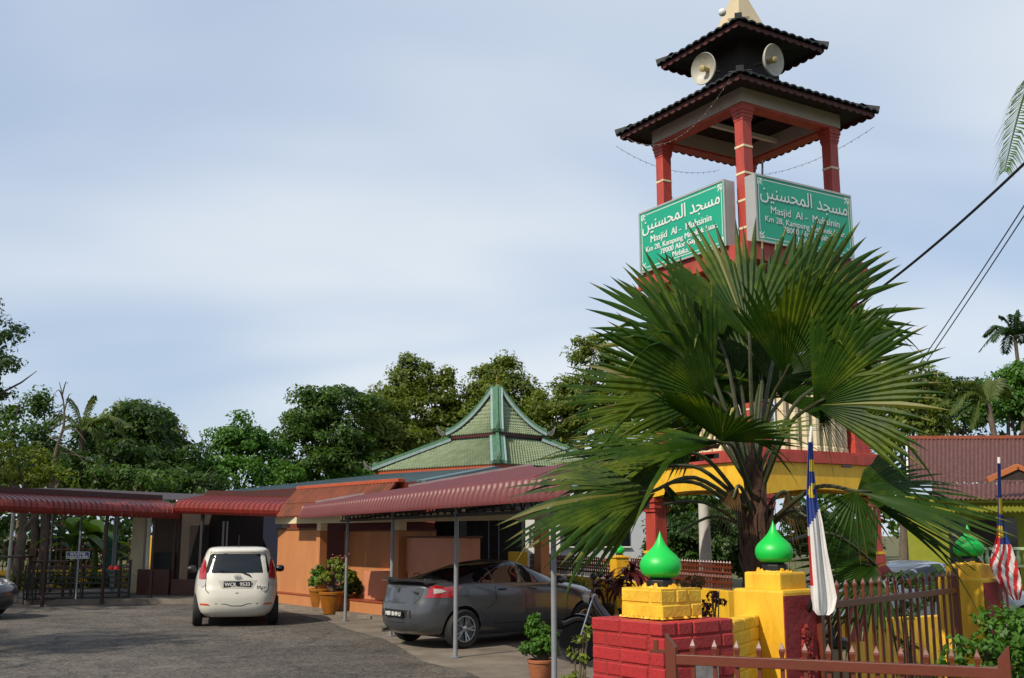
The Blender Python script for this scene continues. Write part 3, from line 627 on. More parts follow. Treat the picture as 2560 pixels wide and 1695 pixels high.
# ------------------------------------------------------------------ green tiered prayer hall roof
GA = V(-.73, .683, 0); GB = V(.683, .73, 0); GN = V(-.54, 43.75, 0); GK = 4.0; GC = GN + (GA + GB) * GK; MG = frame(GC, GB, GA)
gr = thing('tiered_green_roof', 'two-tiered green tiled pyramid roof of the prayer hall with finial', 'roof', GC + V(0, 0, 4.3))
def gtier(k, ze, kt, zt, curve, cols, rows, ridge_w):
    def Z(t): return ze + (zt - ze) * t - curve * t * (1 - t)
    for i in range(4):
        q = MG @ Matrix.Rotation(i * math.pi / 2, 4, 'Z'); mb = MB(q)
        for r_ in range(rows):
            t0 = r_ / rows; t1 = (r_ + 1) / rows; h0 = k - (k - kt) * t0; h1 = k - (k - kt) * t1; n = max(4, int(cols * (h0 + h1) / (2 * k))) * 4; w = (h0)
            A = [];B = []
            for j in range(n + 1):
                u = j / n * 2 - 1; e = .03 * math.cos(2 * math.pi * j / 4)
                A.append(V(u * h0, -h0 - .03, Z(t0) + .035 + e)); B.append(V(u * h1, -h1, Z(t1) + e))
            mb.grid([A, B]); mb.grid([[p - V(0, -.01, .05) for p in A], A])
        o = mb.build('tile_slope', GTILE, gr, smooth=False, recalc=False); o['kind'] = 'stuff'
        pts = [V(-(k + .04) + (k + .04 - kt) * t / 10, -(k + .04) + (k + .04 - kt) * t / 10, Z(t / 10) + .07) for t in range(11)]
        m2 = MB(q)
        for p0, p1 in zip(pts[:-1], pts[1:]): m2.beam(p0, p1 + (p1 - p0) * .04, ridge_w, .16)
        for p0, p1 in zip(pts[:-1], pts[1:]): m2.beam(p0 + V(0, 0, .13), p1 + (p1 - p0) * .04 + V(0, 0, .13), ridge_w * .32, .14)
        rd = m2.build('hip_ridge', GCEM, gr)
        m3 = MB(q)
        for s_ in (-1, 1):
            off = V(s_ * (ridge_w * .5 + .05), -s_ * (ridge_w * .5 + .05), 0) * .72
            for p0, p1 in zip(pts[:-1], pts[1:]): m3.beam(p0 + off - V(0, 0, .02), p1 + (p1 - p0) * .04 + off - V(0, 0, .02), .1, .12)
        m3.build('white_edging', mat('pale_blue_mortar', '#93a9a8', .7, var=.2, scale=4), rd)
        e = pts[0]; m4 = MB(q)                        # curled hip ornament
        for a_ in range(7):
            t = a_ / 6; m4.box((e.x - .1 - .18 * t, e.y - .1 - .18 * t, e.z + .05 + .3 * t * t), (.16 * (1 - .6 * t), .05, .2 * (1 - .5 * t)), rz=R(45))
        m4.box((e.x + .12, e.y + .12, e.z + .22), (.3, .05, .18), rz=R(45)); m4.build('hip_ornament', mat('grey_cement', '#7d8078', .8, var=.3), rd)
        f = MB(q); fh_ = .2 if k > 3 else .13; f.b2((-k + .05, -k + .04, ze - fh_), (k - .05, -k + .1, ze - .01))
        nn_ = int(2 * k / .16)
        for j in range(nn_):
            s = -k + .05 + (2 * k - .1) * (j + .5) / nn_; f.prism([(-.075, 0), (.075, 0), (0, -.08)], (s, -k + .05, ze - fh_), (1, 0, 0), (0, 0, 1), (0, 1, 0), .03)
        f.build('scalloped_fascia', ORTRIM if k > 3 else REDTRIM, gr, recalc=False)
gtier(GK, 4.66, 1.5, 6.02, .0, 50, 15, .46)
MB(MG).b2((-2.2, -2.2, 4.0), (2.2, 2.2, 4.7)).build('drum_wall', mat('green_drum', '#2f6b58', .7), gr)
MB(MG).lathe([(1.52 * 1.414, 5.8), (1.48 * 1.414, 6.2), (1.4 * 1.414, 6.32)], 4, sq=True).build('green_collar', mat('green_drum', '#2f6b58'), gr)
gtier(1.62, 6.28, .13, 8.42, 1.2, 24, 12, .36)
MB(MG).lathe([(.34, 7.9), (.29, 8.32), (.32, 8.38), (.24, 8.48), (.17, 8.58), (.02, 8.62)], 4, sq=True).build('apex_block', GCEM, gr)
fn = MB(MG).path([(0, 0, 8.5), (0, 0, 9.15)], .025, 6); fn.lathe([(.01, -.07), (.06, 0), (.01, .07)], 10, (0, 0, 8.88))
for a_ in range(11):
    t = R(-140 + a_ * 28 + 140 - 50); fn.box((.11 * math.cos(t), 0, 9.3 + .11 * math.sin(t)), (.03, .03, .06))
fn.build('finial', mat('brass', '#9c8a4a', .4, metal=.6), gr)
# ------------------------------------------------------------------ red awnings on the left
def awning(label, A, B, n, back, end_cap=True):
    A = Vector(A); B = Vector(B); d = B - A; L = Vector((d.x, d.y, 0)).length; ex = d / L; ey = V(-d.y, d.x, 0).normalized()
    if ey.y < 0: ey = -ey
    t = thing('awning', label, 'awning', (A.x, A.y, 0), group='red ribbed awnings along the hall')
    w = L / n
    prof = [(.05, 0), (0, .06), (-.03, .15), (-.01, .24), (.06, .31), (.2, .36), (back, .36 + (back - .2) * .16)]
    me = None
    for i in range(n):
        M = frame(A + ex * (w * i), ex, ey)
        if me is None:
            mb = MB(); P = []
            for (y, z) in prof: P.append([V(0.002, y, z), V(w * .12, y - .02, z + .02), V(w * .24, y, z), V(w - .002, y, z)])
            mb.grid(P); mb.grid([[p + V(0, .012, -.012) for p in r] for r in P][::-1]); me = mb.mesh('panel')
        o = link('panel', me, CANO, t, loc=(A + ex * (w * i)) - V(A.x, A.y, 0)); o.rotation_euler = (0, 0, math.atan2(ex.y, ex.x)); 
    M = frame(A, ex, ey)
    MB(M).beam((0, .25, .22), (L, .25, .22), .06, .08).build('front_rail', DARKM, t)
    MB(M).b2((-.01, .05, .2), (.03, back, .36)).build('end_plate', WHITE if end_cap else CANO, t)
    MB(M).beam((0, back, .36 + (back - .2) * .16 + .04), (L, back, .36 + (back - .2) * .16 + .04), .06, .2).build('back_fascia', mat('dark_maroon_fascia', '#4a211d', .5), t)
    return t, M, L
aw1, M1, L1 = awning('long dull red ribbed awning over the shoe rack at the left edge', at(-150, 1274, 25.6), at(452, 1297, 29.6), 44, 1.3)
aw2, M2, L2 = awning('shorter bright red ribbed awning behind the white car', at(436, 1283, 29.4), at(779, 1294, 27.2), 27, 1.2)
for s, y in ((1.0, .25), (2.6, .25), (4.1, .25), (5.4, .25), (6.8, .25)):
    b = M1 @ V(s, y, 0); MB().beam((b.x, b.y, 0), (b.x, b.y, 2.5), .07, .07).build('post', mat('brown_post', '#3d2118', .5), aw1)
for px, D, m in ((24, 31, WHITE), (125, 31, GREYM), (196, 31, GREYM), (282, 31.5, GREYM), (288, 32.2, GREYM), (368, 31, WHITE)):
    b = at(px, 1400, D); MB().path([(b.x, b.y, 0), (b.x, b.y, 2.45)], .035 if m is GREYM else .055, 8).build('rear_post', m, aw1)
b = onz(428, 1497); MB().beam((b.x, b.y, 0), (b.x, b.y, 2.4), .08, .08).build('post', mat('brown_post2', '#4f2a20', .5), aw2)
b = at(500, 1400, 29.3); MB().beam((b.x, b.y, 0), (b.x, b.y, 2.4), .06, .06).build('post', DARKM, aw2)
# lean-to roof and rooms behind the awnings
an = thing('annexe', 'dark open annexe behind the red awnings with a pale column', 'building', (-8, 33, 0))
r0 = M1 @ V(0, 1.3, .55); r1 = M1 @ V(L1, 1.3, .55)
MB().add([r0, r1, r1 + V(2.2, 6.5, .25), r0 + V(1, 6, .25)], [(0, 1, 2, 3)]).build('flat_roof', mat('brown_roof', '#3b2622', .6), an, recalc=False)
q0 = M2 @ V(-.6, 1.2, .5); q1 = M2 @ V(L2, 1.2, .5)
MB().add([q0, q1, q1 + V(4, 3.4, .1), q0 + V(3.2, 8, .1)], [(0, 1, 2, 3)]).build('flat_roof', MATS['brown_roof'], an, recalc=False)
def abox(name, px0, px1, z0, z1, D, dp, m):
    a = at(px0, 1400, D); c_ = at(px1, 1400, D); MB().b2((a.x, D, z0), (c_.x, D + dp, z1)).build(name, m, an, bevel=.01)
abox('pale_column', 325, 357, 0, 2.6, 31.8, .3, CREAM); abox('low_wall', 345, 425, 0, .82, 30.6, .15, BRICKIN)
abox('inner_partition', 384, 445, .0, 2.6, 33.2, .2, mat('dim_plaster', '#6e5d4c', .8)); abox('dark_cabinet', 385, 428, .0, 1.25, 32.4, .5, BLKP)
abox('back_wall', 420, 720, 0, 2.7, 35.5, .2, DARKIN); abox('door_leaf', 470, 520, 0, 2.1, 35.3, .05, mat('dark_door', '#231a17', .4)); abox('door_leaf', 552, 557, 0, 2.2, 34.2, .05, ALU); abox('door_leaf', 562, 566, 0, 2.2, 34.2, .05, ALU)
abox('blue_curtain', 655, 700, .8, 2.4, 34.6, .05, mat('blue_curtain', '#1d2340', .9)); abox('yellow_box', 523, 533, 1.15, 1.35, 31.0, .2, YEL); abox('teal_door', 262, 292, 0, 1.75, 36.2, .1, mat('teal_door', '#2c6f66', .6))
abox('rail_wall', 430, 640, 0, .55, 30.4, .12, BRICKIN)
st = MB().b2((-13.5, 28.6, -.05), (-6.3, 35, .12)).build('annexe_floor', CONC); struct(st)
# far yellow wall and railing behind the annexe
def picket_fence(label, A, B, z0, n, railz, tip, m, w=.018, orn=True, wall=None, group=None, name='railing'):
    A = Vector(A); B = Vector(B); d = (B - A); d.z = 0; L = d.length; ex = d / L
    t = thing(name, label, 'fence', (A.x, A.y, 0), group=group)
    if wall:
        wl = MB().beam(V(A.x, A.y, (wall[0] + wall[1]) / 2), V(B.x, B.y, (wall[0] + wall[1]) / 2), wall[2], wall[1] - wall[0]).build('low_wall', wall[3], t, bevel=.015)
    for z in railz: MB().beam(V(A.x, A.y, z), V(B.x, B.y, z), .03, .035).build('rail', m, t)
    me = None
    for i in range(n):
        p = A + ex * (L * (i + .5) / n)
        if me is None:
            mb = MB(); mb.box((0, 0, (z0 + tip) / 2 - .03), (w, w, tip - z0 - .06)); mb.lathe([(.7 * w, tip - .06), (1.15 * w, tip - .035), (.05 * w, tip)], 4)
            if orn:
                zm = (railz[0] + railz[-1]) / 2
                mb.lathe([(.6 * w, zm - .06), (1.5 * w, zm - .04), (.7 * w, zm), (1.5 * w, zm + .04), (.6 * w, zm + .06)], 6)
            me = mb.mesh('picket')
        o = link('picket', me, m, t, loc=(p.x - A.x, p.y - A.y, 0)); o.rotation_euler = (0, 0, math.atan2(ex.y, ex.x))
    return t
picket_fence('brown railing on yellow wall far left behind the tables', (-19, 35.5, 0), (-11.6, 36.8, 0), .6, 46, (.75, 1.3), 1.55, BROWNM, .03, False, wall=(0, .62, .2, YEL))
yp = MB().b2((-12.6, 36.0, 0), (-11.9, 36.6, 1.75)).build('yellow_gate_post', YEL, None, bevel=.03); tag(yp, 'yellow post far left seen under the red awning', 'post')
# railing beside the tower, low yellow wall
FU = V(.345, -1, 0).normalized(); F0 = V(.45, 27.0, 0)
fA = F0; fM = V(2.27, 22.0, 0); fB = V(3.62, 17.9, 0)
picket_fence('red-brown railing on the low yellow wall left of the small green globe', fA, fM - FU * .3, .9, 50, (1.0, 1.23), 1.33, BROWNM, .024, True, wall=(0, .88, .18, YEL), group='railings beside the tower')
picket_fence('red-brown railing between small green globe pier and the tower post', fM + FU * .3, fB, .9, 40, (1.0, 1.25), 1.36, BROWNM, .024, True, wall=(0, .88, .18, YEL), group='railings beside the tower')
ld = MB().beam(fA - V(.45, 0, -.12), fB - V(.45, 0, -.12), .6, .24).build('planter_ledge', CONC, None, bevel=.02); tag(ld, 'grey concrete ledge along the foot of the low yellow wall', 'ledge')
# ------------------------------------------------------------------ onion globes and gate piers
DP = [(.062, 0), (.085, .004), (.108, .022), (.119, .05), (.122, .078), (.117, .106), (.104, .132), (.082, .158), (.058, .184), (.036, .214), (.02, .248), (.008, .282), (.0012, .306)]
def globe(c, label, k=1.0):
    t = thing('onion_globe', label, 'lamp globe', c, group='green onion globes on the piers')
    MB().lathe([(.085 * k, 0), (.085 * k, .045 * k), (.07 * k, .05 * k), (.066 * k, .062 * k)], 8, c).build('black_base', BLKP, t, bevel=.004)
    n = 6; P = [(r * k, (z * .87 + .06) * k) for r, z in DP]; Q = [(p.x, p.y) for p in catmull([(a, b, 0) for a, b in P], 4)]
    MB().lathe(Q, 40, c).build('shell', DOME, t, smooth='all')
    rnd = random.Random(int(c.x * 100)); mo = MB()
    for i in range(34):
        a = i / 34 * 6.283; r = (.088 + .02 * rnd.random()) * k; h = (.008 + .022 * rnd.random() ** 2) * k; mo.box((c.x + r * math.cos(a), c.y + r * math.sin(a), c.z + h / 2), (.03 * k, .022 * k, h), rz=a + 1.57 + rnd.uniform(-.4, .4), taper=.45)
    mo.build('mortar_collar', YEL, t)
def brick_me(l, w, h):
    bm = bmesh.new(); bmesh.ops.create_cube(bm, size=1)
    for v in bm.verts: v.co.x *= l; v.co.y *= w; v.co.z *= h
    bmesh.ops.bevel(bm, geom=bm.edges[:], offset=.007, segments=1, affect='EDGES')
    me = bpy.data.meshes.new('brick'); bm.to_mesh(me); bm.free(); return me
BR = {}
def brick(p, l, w, h, rz, m, parent, rnd):
    key = (round(l, 3), round(w, 3), round(h, 3), m.name)
    if key not in BR: BR[key] = brick_me(l, w, h)
    o = link('brick', BR[key], m, parent, loc=Vector(p) - ORG.get(parent.name, Vector()))
    o.rotation_euler = (R(rnd.uniform(-.5, .5)), R(rnd.uniform(-.4, .4)), rz + R(rnd.uniform(-.5, .5)))
def brick_course(c, half, z, h, flip, m, parent, ang, rnd, bl=.225, bw=.108, jit=.004, half_bat=True):
    # one course of bricks round a square pier; two long runs and two short runs swap from course to course
    W = 2 * half; g = .008
    for side in range(4):
        a = ang + side * math.pi / 2; ex = V(math.cos(a), math.sin(a), 0); ey = V(-math.sin(a), math.cos(a), 0)
        full = (side % 2 == 0) != flip
        x = -half + (0 if full else bw + g); end = half - (0 if full else bw + g); first = True
        while x < end - .02:
            l = min(bl, end - x)
            if first and not full: l = min(bl * .5, end - x)
            if end - (x + l) < .05: l = end - x
            p = Vector(c) + ex * (x + l / 2) - ey * (half - bw / 2 + rnd.uniform(-jit, jit)); p.z = z + h / 2
            brick(p, l - g, bw, h - g, a, m, parent, rnd); x += l; first = False
rnd = random.Random(3)
# near red pier, a corner towards the camera
near = at(1655, 1557, 5.62); half = .275; ang1 = R(45)
nd = V(near.x, near.y, 0).normalized(); ang1 = R(45) - math.atan2(nd.x, nd.y); P1c = V(near.x, near.y, 0) + nd * (half * math.sqrt(2)); TOP1 = near.z
p1 = thing('red_brick_pier', 'bright red painted brick pier nearest the camera with yellow brick cap', 'pier', P1c, group='gate piers with globes')
ch = .0755; nC = 17
for k in range(nC):
    brick_course(P1c, half, TOP1 - (k + 1) * ch, ch, k % 2 == 0, REDB, p1, ang1, rnd)
MB(Matrix.Translation(P1c) @ Matrix.Rotation(ang1, 4, 'Z')).b2((-half + .008, -half + .008, -.05), (half - .008, half - .008, TOP1 - .008)).build('mortar_core', mat('red_mortar', '#9c2622', .7, bump=.5, bscale=60), p1)
h2 = .158
for k in range(2): brick_course(P1c + V(0, 0, 0), h2, TOP1 + .002 + k * .077, .077, k % 2 == 1, YELB, p1, ang1, rnd, jit=.002)
MB(Matrix.Translation(P1c) @ Matrix.Rotation(ang1, 4, 'Z')).b2((-h2 + .006, -h2 + .006, TOP1), (h2 - .006, h2 - .006, TOP1 + .158)).build('cap_core', YEL, p1)
gf = MB(); rr = random.Random(5)
for i in range(46):
    a = rr.uniform(0, 6.28); 
    s = rr.uniform(-h2, h2); sd_ = rr.randrange(4); ca = ang1 + sd_ * math.pi / 2; ex = V(math.cos(ca), math.sin(ca), 0); ey = V(-math.sin(ca), math.cos(ca), 0)
    p = P1c + ex * s - ey * (h2 + rr.uniform(0, .02)); gf.box((p.x, p.y, TOP1 + .008), (rr.uniform(.008, .03), rr.uniform(.008, .02), rr.uniform(.006, .014)), rz=a, taper=.5)
gf.build('paint_drips', YEL, p1)
globe(V(P1c.x, P1c.y, TOP1 + .157), 'green onion-shaped globe on the red brick pier, nearest and largest', .94)
pc = at(1717, 1640, 5.72); MB(frame(V(P1c.x, P1c.y, 0), V(math.cos(ang1), math.sin(ang1), 0), V(-math.sin(ang1), math.cos(ang1), 0))).b2((-.06, -half - .016, TOP1 - .33), (.12, -half - .009, TOP1 - .19)).build('torn_paper', mat('grey_paper', '#b6ada6', .8, var=.4, scale=14), p1)
# plastered yellow piers with a red recessed face
def pier(label, px_c, D, half, ang, h1, h2_, k, gl):
    c = at(px_c, 1400, D); c.z = 0; t = thing('plastered_pier', label, 'pier', c, group='gate piers with globes')
    Mp = Matrix.Translation(c) @ Matrix.Rotation(ang, 4, 'Z')
    def sq(name, a, z0, z1, m, bev, par=t):
        return MB(Mp).b2((-a, -a, z0), (a, a, z1)).build(name, m, par, bevel=bev)
    sq('shaft', half, -.05, h1, YEL, .018); sq('cap', half * .72, h1 - .01, h2_, YEL, .014)
    # red face: local -y side, with a strip of rough exposed render
    MB(Mp).b2((-half + .004, -half - .006, .0), (half - .004, -half + .002, h1 - .035)).build('red_face', mat('dark_red_paint', '#96252a', .6, var=.25, scale=5, bump=.3), t)
    rg = random.Random(9); mb = MB(Mp)
    for i in range(230):
        z = rg.uniform(.1, h1 - .22); x = rg.uniform(-.08, .08) * (1 if z < h1 - .4 else .6) + .02; s = rg.uniform(.012, .035); mb.box((x, -half - .012, z), (s, .022, s * 1.2), rz=rg.uniform(-.5, .5), taper=.6)
    mb.build('rough_render', mat('rough_red_render', '#a63430', .9, var=.5, scale=30, bump=1, bscale=60), t)
    globe(V(c.x, c.y, h2_), gl, k)
    return t, c, Mp
half2 = .195; th2 = math.atan2(87, 120)
pr2, c2_, Mp2 = pier('yellow plastered pier with dark red side beside the furled flag', 1936, 7.05, half2, R(40), 1.455, 1.56, 1.0, 'green onion-shaped globe on the yellow pier before the palm trunk')
pr3, c3_, Mp3 = pier('yellow plastered pier at right behind the leafy bush', 2424, 9.25, .205, R(40), 1.44, 1.55, 1.02, 'green onion-shaped globe half hidden by drooping palm leaves at right')
c4 = at(1549, 1400, 22.0); c4.z = 0
p4 = thing('small_yellow_pier', 'small yellow pier between the railings in the yard', 'pier', c4, group='gate piers with globes')
MB(Matrix.Translation(c4) @ Matrix.Rotation(R(20), 4, 'Z')).b2((-.15, -.15, 0), (.15, .15, 1.32)).build('shaft', YEL, p4, bevel=.02)
MB(Matrix.Translation(c4) @ Matrix.Rotation(R(20), 4, 'Z')).b2((-.17, -.17, 1.322), (.17, .17, 1.36)).build('cap', YEL, p4, bevel=.01)
globe(V(c4.x, c4.y, 1.36), 'smallest green onion-shaped globe, far behind on the small yellow pier', .9)
# yellow brick wing wall between the two near piers
wA = V(P1c.x, P1c.y, 0) + V(.22, .05, 0); wB = c2_ + V(-.16, -.04, 0); dW = (wB - wA); Lw = dW.length; eW = dW / Lw; aW = math.atan2(eW.y, eW.x)
ww = thing('yellow_brick_wall', 'short yellow brick wall joining the red pier to the yellow pier', 'wall', (wA.x, wA.y, 0)); topw = 1.30
for k in range(17):
    x = -.11 if k % 2 else 0
    while x < Lw:
        a = max(x, 0); b = min(x + .225, Lw)
        if b - a > .03: brick(wA + eW * ((a + b) / 2) + V(0, 0, topw - (k + .5) * .076), b - a - .008, .11, .068, aW, YELB, ww, rnd)
        x += .225
MB().beam(wA + V(0, 0, topw / 2 - .01), wB + V(0, 0, topw / 2 - .01), .096, topw - .012).build('mortar_core', YEL, ww)
# ------------------------------------------------------------------ gates
def gate(label, A, B, tip, rails, n, w, rail_h, slant=0.0, name='steel_gate', ends=True, z0=.12):
    A = Vector(A); B = Vector(B); d = B - A; d.z = 0; L = d.length; ex = d / L; ey = V(-ex.y, ex.x, 0)
    t = thing(name, label, 'gate', (A.x, A.y, 0)); M = frame(V(A.x, A.y, 0), ex, ey)
    for z in rails: MB(M).b2((-.0, -.021, z - rail_h / 2), (L, .021, z + rail_h / 2)).build('rail', BROWNM, t, bevel=.003)
    if ends:
        for s, sg in ((0, 1), (L, -1)):
            h_ = tip + .02; x0 = s - .024; x1 = s + .024
            MB(M).prism([(x0, z0 - .05), (x1, z0 - .05), (x1, h_ - (.06 if sg > 0 else -.0)), (x0, h_ - (.0 if sg > 0 else .06))], (0, -.025, 0), (1, 0, 0), (0, 0, 1), (0, 1, 0), .05).build('end_post', BROWNM, t)
    mb = MB(); mb.box((0, 0, (z0 + tip) / 2 - .025), (w, w, tip - z0 - .05))
    mb.lathe([(w * .75, tip - .062), (w * 1.0, tip - .04), (w * .9, tip - .03), (.001, tip)], 4, rot=math.pi / 4); me = mb.mesh('picket')
    for i in range(n):
        p = ex * (L * (i + 1) / (n + 1)); o = link('picket', me, BROWNM, t, loc=(p.x, p.y, 0)); o.rotation_euler = (0, 0, math.atan2(ex.y, ex.x))
    return t, M, L
gA = at(1679, 1640, 5.25); gB = at(2512, 1690, 4.72)
g1, Mg1, Lg1 = gate('low brown steel gate with spear tips across the foreground', gA, gB, 1.31, (1.215 - .0, .35), 13, .018, .046)
MB(Mg1).b2((-.1, -.012, 1.24), (-.02, .012, 1.256)).b2((-.085, -.01, 1.256), (-.065, .01, 1.3)).build('latch', BROWNM, g1)
gC = at(2046, 1500, 7.0); gD = at(2391, 1500, 9.0)
g2, Mg2, Lg2 = gate('tall brown picket gate between the two plastered piers', gC, gD, 1.50, (1.345, .25), 17, .019, .045, ends=True)
# ------------------------------------------------------------------ flags
CB = mat('flag_blue', '#2b418f', .8, var=.15, scale=6, bump=.05); CW = mat('flag_white', '#dcd9d6', .8, var=.12, scale=6, bump=.05); CR = mat('flag_red', '#c5222a', .8, var=.15, scale=6, bump=.05); CY = mat('flag_yellow', '#e6c421', .8, var=.1, bump=.05)
def flag(label, px_pts, D, colour, seed, cat='flag'):
    # px_pts: rows (left px, right px, y) of the limp cloth; folds run down it
    t = thing('furled_flag', label, cat, at(px_pts[0][0], px_pts[-1][2] + 40, D), group='flags on thin poles by the gate')
    rg = random.Random(seed); n = 26; rows = []; L = []
    ys = np.linspace(px_pts[0][2], px_pts[-1][2], 60)
    for y in ys:
        l = np.interp(y, [p[2] for p in px_pts], [p[0] for p in px_pts]); r = np.interp(y, [p[2] for p in px_pts], [p[1] for p in px_pts]); v = (y - ys[0]) / (ys[-1] - ys[0])
        row = []
        for j in range(n + 1):
            u = j / n; dep = .02 * math.sin(u * 9 + v * 2.2) * (.3 + v) + .008 * math.sin(u * 25 + 1.5 + v * 4) + .06 * u
            row.append(at(l + (r - l) * (u + .02 * math.sin(7 * v + 9 * u)), y, D + dep * (D / 8)))
        rows.append(row); L.append(v)
    mb = MB(); k = len(mb.v); mb.v = [p for r in rows for p in r]
    for i in range(len(rows) - 1):
        for j in range(n):
            mb.f.append((i * (n + 1) + j, i * (n + 1) + j + 1, (i + 1) * (n + 1) + j + 1, (i + 1) * (n + 1) + j)); mb.mi.append(colour((j + .5) / n, (L[i] + L[i + 1]) / 2))
    mb.build('cloth', [CB, CW, CR, CY], t, smooth='all', recalc=False)
    return t
def colA(u, v):
    if v < .50 - .12 * u:
        if (v > .1 and v < .17 and u > .35) or (.24 < v < .33 and abs(u - .55 - .2 * math.sin(v * 60)) < .22): return 3
        return 0
    if u < .12 and .55 < v < .83: return 2
    return 1
f1 = flag('limp flag, blue above white, hanging beside the yellow pier', [(2020, 2032, 1105), (2017, 2036, 1180), (2015, 2044, 1250), (2018, 2056, 1300), (2023, 2068, 1380), (2025, 2078, 1430), (2028, 2092, 1495), (2034, 2086, 1528), (2044, 2074, 1538)], 6.75, colA, 1)
MB().path([at(2029, 1066, 6.8), at(2025, 1110, 6.8), at(2034, 1490, 6.84), at(2036, 1525, 6.86)], .010, 8).build('pole', WHITE, f1)
MB().beam(at(2036, 1500, 6.86), c2_ + V(.16, -.05, 1.28), .03, .03).build('pole_clamp', DARKM, f1)
def colB(u, v):
    if v < .6:
        if abs(v - .32) < .06 and u > .3 or abs(v - .5) < .05 and .2 < u < .75: return 3
        if v > .56 - .1 * (u < .35) and u < .35: return 2
        return 0
    q = (u * 3.2 + v * 5.6); return 2 if (q % 1.0) < .5 else 1
f2 = flag('limp flag with blue top and red and white stripes at right edge', [(2493, 2502, 1158), (2494, 2503, 1220), (2494, 2508, 1290), (2492, 2518, 1340), (2482, 2532, 1375), (2474, 2542, 1410), (2486, 2550, 1440), (2505, 2556, 1470), (2530, 2553, 1500)], 9.0, colB, 2)
MB().path([at(2497, 1143, 9.1), at(2499, 1300, 9.1), at(2520, 1640, 9.1)], .012, 8).build('pole', WHITE, f2)
# ------------------------------------------------------------------ overhead cables
ca = TC + TB * 1.3 + TA * -.4 + V(0, 0, 5.6)
o = MB().path(sag(ca, at(2760, 210, 12), .22, 40), .022, 6).build('service_cable', BLKP); tag(o, 'thick black twisted cable rising from the tower to upper right', 'cable')
for i, (y1, y2) in enumerate(((507, 930), (535, 948))):
    o = MB().path(sag(at(2120, y2 + 230, 26), at(2750, y1 - 290, 12 + i * .5), .12, 30), .0095, 5).build('overhead_wire', BLKP); tag(o, ('upper' if i == 0 else 'lower') + ' of two thin parallel overhead wires at right', 'cable', 'thin overhead wires')
# ------------------------------------------------------------------ houses behind
hs = thing('grey_house', 'pale grey house with dark windows behind the railing left of tower', 'house', (2, 34, 0))
def hb(t, name, px0, px1, py0, py1, D, dp, m, bev=.0):
    a = at(px0, py1, D); b = at(px1, py0, D); return MB().b2((a.x, D, max(a.z, -.05)), (b.x, D + dp, b.z)).build(name, m, t, bevel=bev)
GW = mat('grey_white_wall', '#b4b8be', .8, var=.1, scale=2, dirt=('#8c9096', .4, 1.5))
hb(hs, 'wall', 1404, 1640, 1262, 1600, 33, 5, GW)
for a, b in ((1412, 1478), (1506, 1574)):
    w = hb(hs, 'window', a, b, 1305, 1366, 32.96, .03, GLASSW); hb(hs, 'frame', a - 4, b + 4, 1366, 1369, 32.9, .08, WHITE); hb(hs, 'frame', (a + b) / 2 - 1, (a + b) / 2 + 1, 1305, 1366, 32.93, .04, DARKM)
vb = thing('vent_block_wall', 'white wall with pierced vent blocks under the carport roof', 'wall', (.6, 27.6, 0))
hb(vb, 'wall', 1314, 1400, 1290, 1480, 27.6, .15, WHITE)
for j in range(6):
    for i in range(5):
        a = at(1325 + i * 8.4 + (4 if i > 2 else 0), 1322 + j * 8.2, 27.58); b_ = MB()
        for sx in (-1, 1):
            for sy in (-1, 1): b_.box((a.x + sx * .017, 27.585, a.z + sy * .018), (.022, .03, .022), M=Matrix.Rotation(R(45), 4, 'Y'))
        b_.build('vent_hole_shade', BLKP, vb)  # black diamonds paint the shade inside the vent holes
hr = thing('village_house', 'house with long brown corrugated roof and green-yellow walls at right', 'house', (13, 30, 0))
HB = mat('brown_corrugated_roof', '#6f433c', .7, scale=3, col2='#5c3531', bump=.15, stretch=(6, 1, 1), dirt=('#9a7a6c', .45, 5))
def corr(name, px0, px1, pyt, pyb, Dt, Db, m, t, pitch=.13):
    a = at(px0, pyt, Dt); b = at(px1, pyt, Dt); c_ = at(px0, pyb, Db); d_ = at(px1, pyb, Db); n = int((b.x - a.x) / pitch) * 4
    P = [[a.lerp(b, j / n).lerp(c_.lerp(d_, j / n), r_ / 3) + V(0, 0, .03 * math.cos(math.pi * j / 2) - .02 * (r_ % 2)) for j in range(n + 1)] for r_ in range(4)]
    return MB().grid(P).build(name, m, t, recalc=False)
corr('roof', 2268, 2760, 1096, 1205, 34, 29.5, HB, hr); corr('porch_roof', 2330, 2760, 1208, 1246, 29.4, 28.0, HB, hr)
MB().beam(at(2266, 1094, 34), at(2760, 1092, 34), .2, .1).build('ridge_cap', mat('rusty_ridge', '#a3573a', .8, var=.3, scale=6), hr)
MB().beam(at(2266, 1096, 34), at(2270, 1206, 29.5), .05, .2).build('verge_board', WHITE, hr)
ga = at(2468, 1200, 27.9); gb = at(2543, 1166, 27.9); gc = at(2620, 1200, 27.9)
MB().beam(ga, gb, .1, .13).beam(gb, gc, .1, .13).build('gable_trim', mat('orange_trim', '#c5713a', .6), hr); MB().add([ga, gb, gc], [(0, 1, 2)]).build('gable_infill', DARKIN, hr)
hb(hr, 'wall', 2290, 2760, 1240, 1560, 30, .2, mat('lime_wall', '#9aa02e', .8, var=.15))
for a, b in ((2385, 2420), (2515, 2540)): hb(hr, 'arched_door', a, b, 1295, 1500, 29.9, .06, GLASSW)
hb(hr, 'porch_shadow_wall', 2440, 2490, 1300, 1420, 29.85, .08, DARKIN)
hb(hr, 'porch_beam', 2330, 2760, 1247, 1256, 28.1, .15, mat('lime_wall', '#9aa02e'))
bl = thing('balustrade', 'pale green balustrade with a red ball post at far right', 'balustrade', at(2445, 1500, 24))
PG = mat('pale_green_paint', '#bcd3a4', .6, var=.12)
def bz(py): return at(2500, py, 24).z
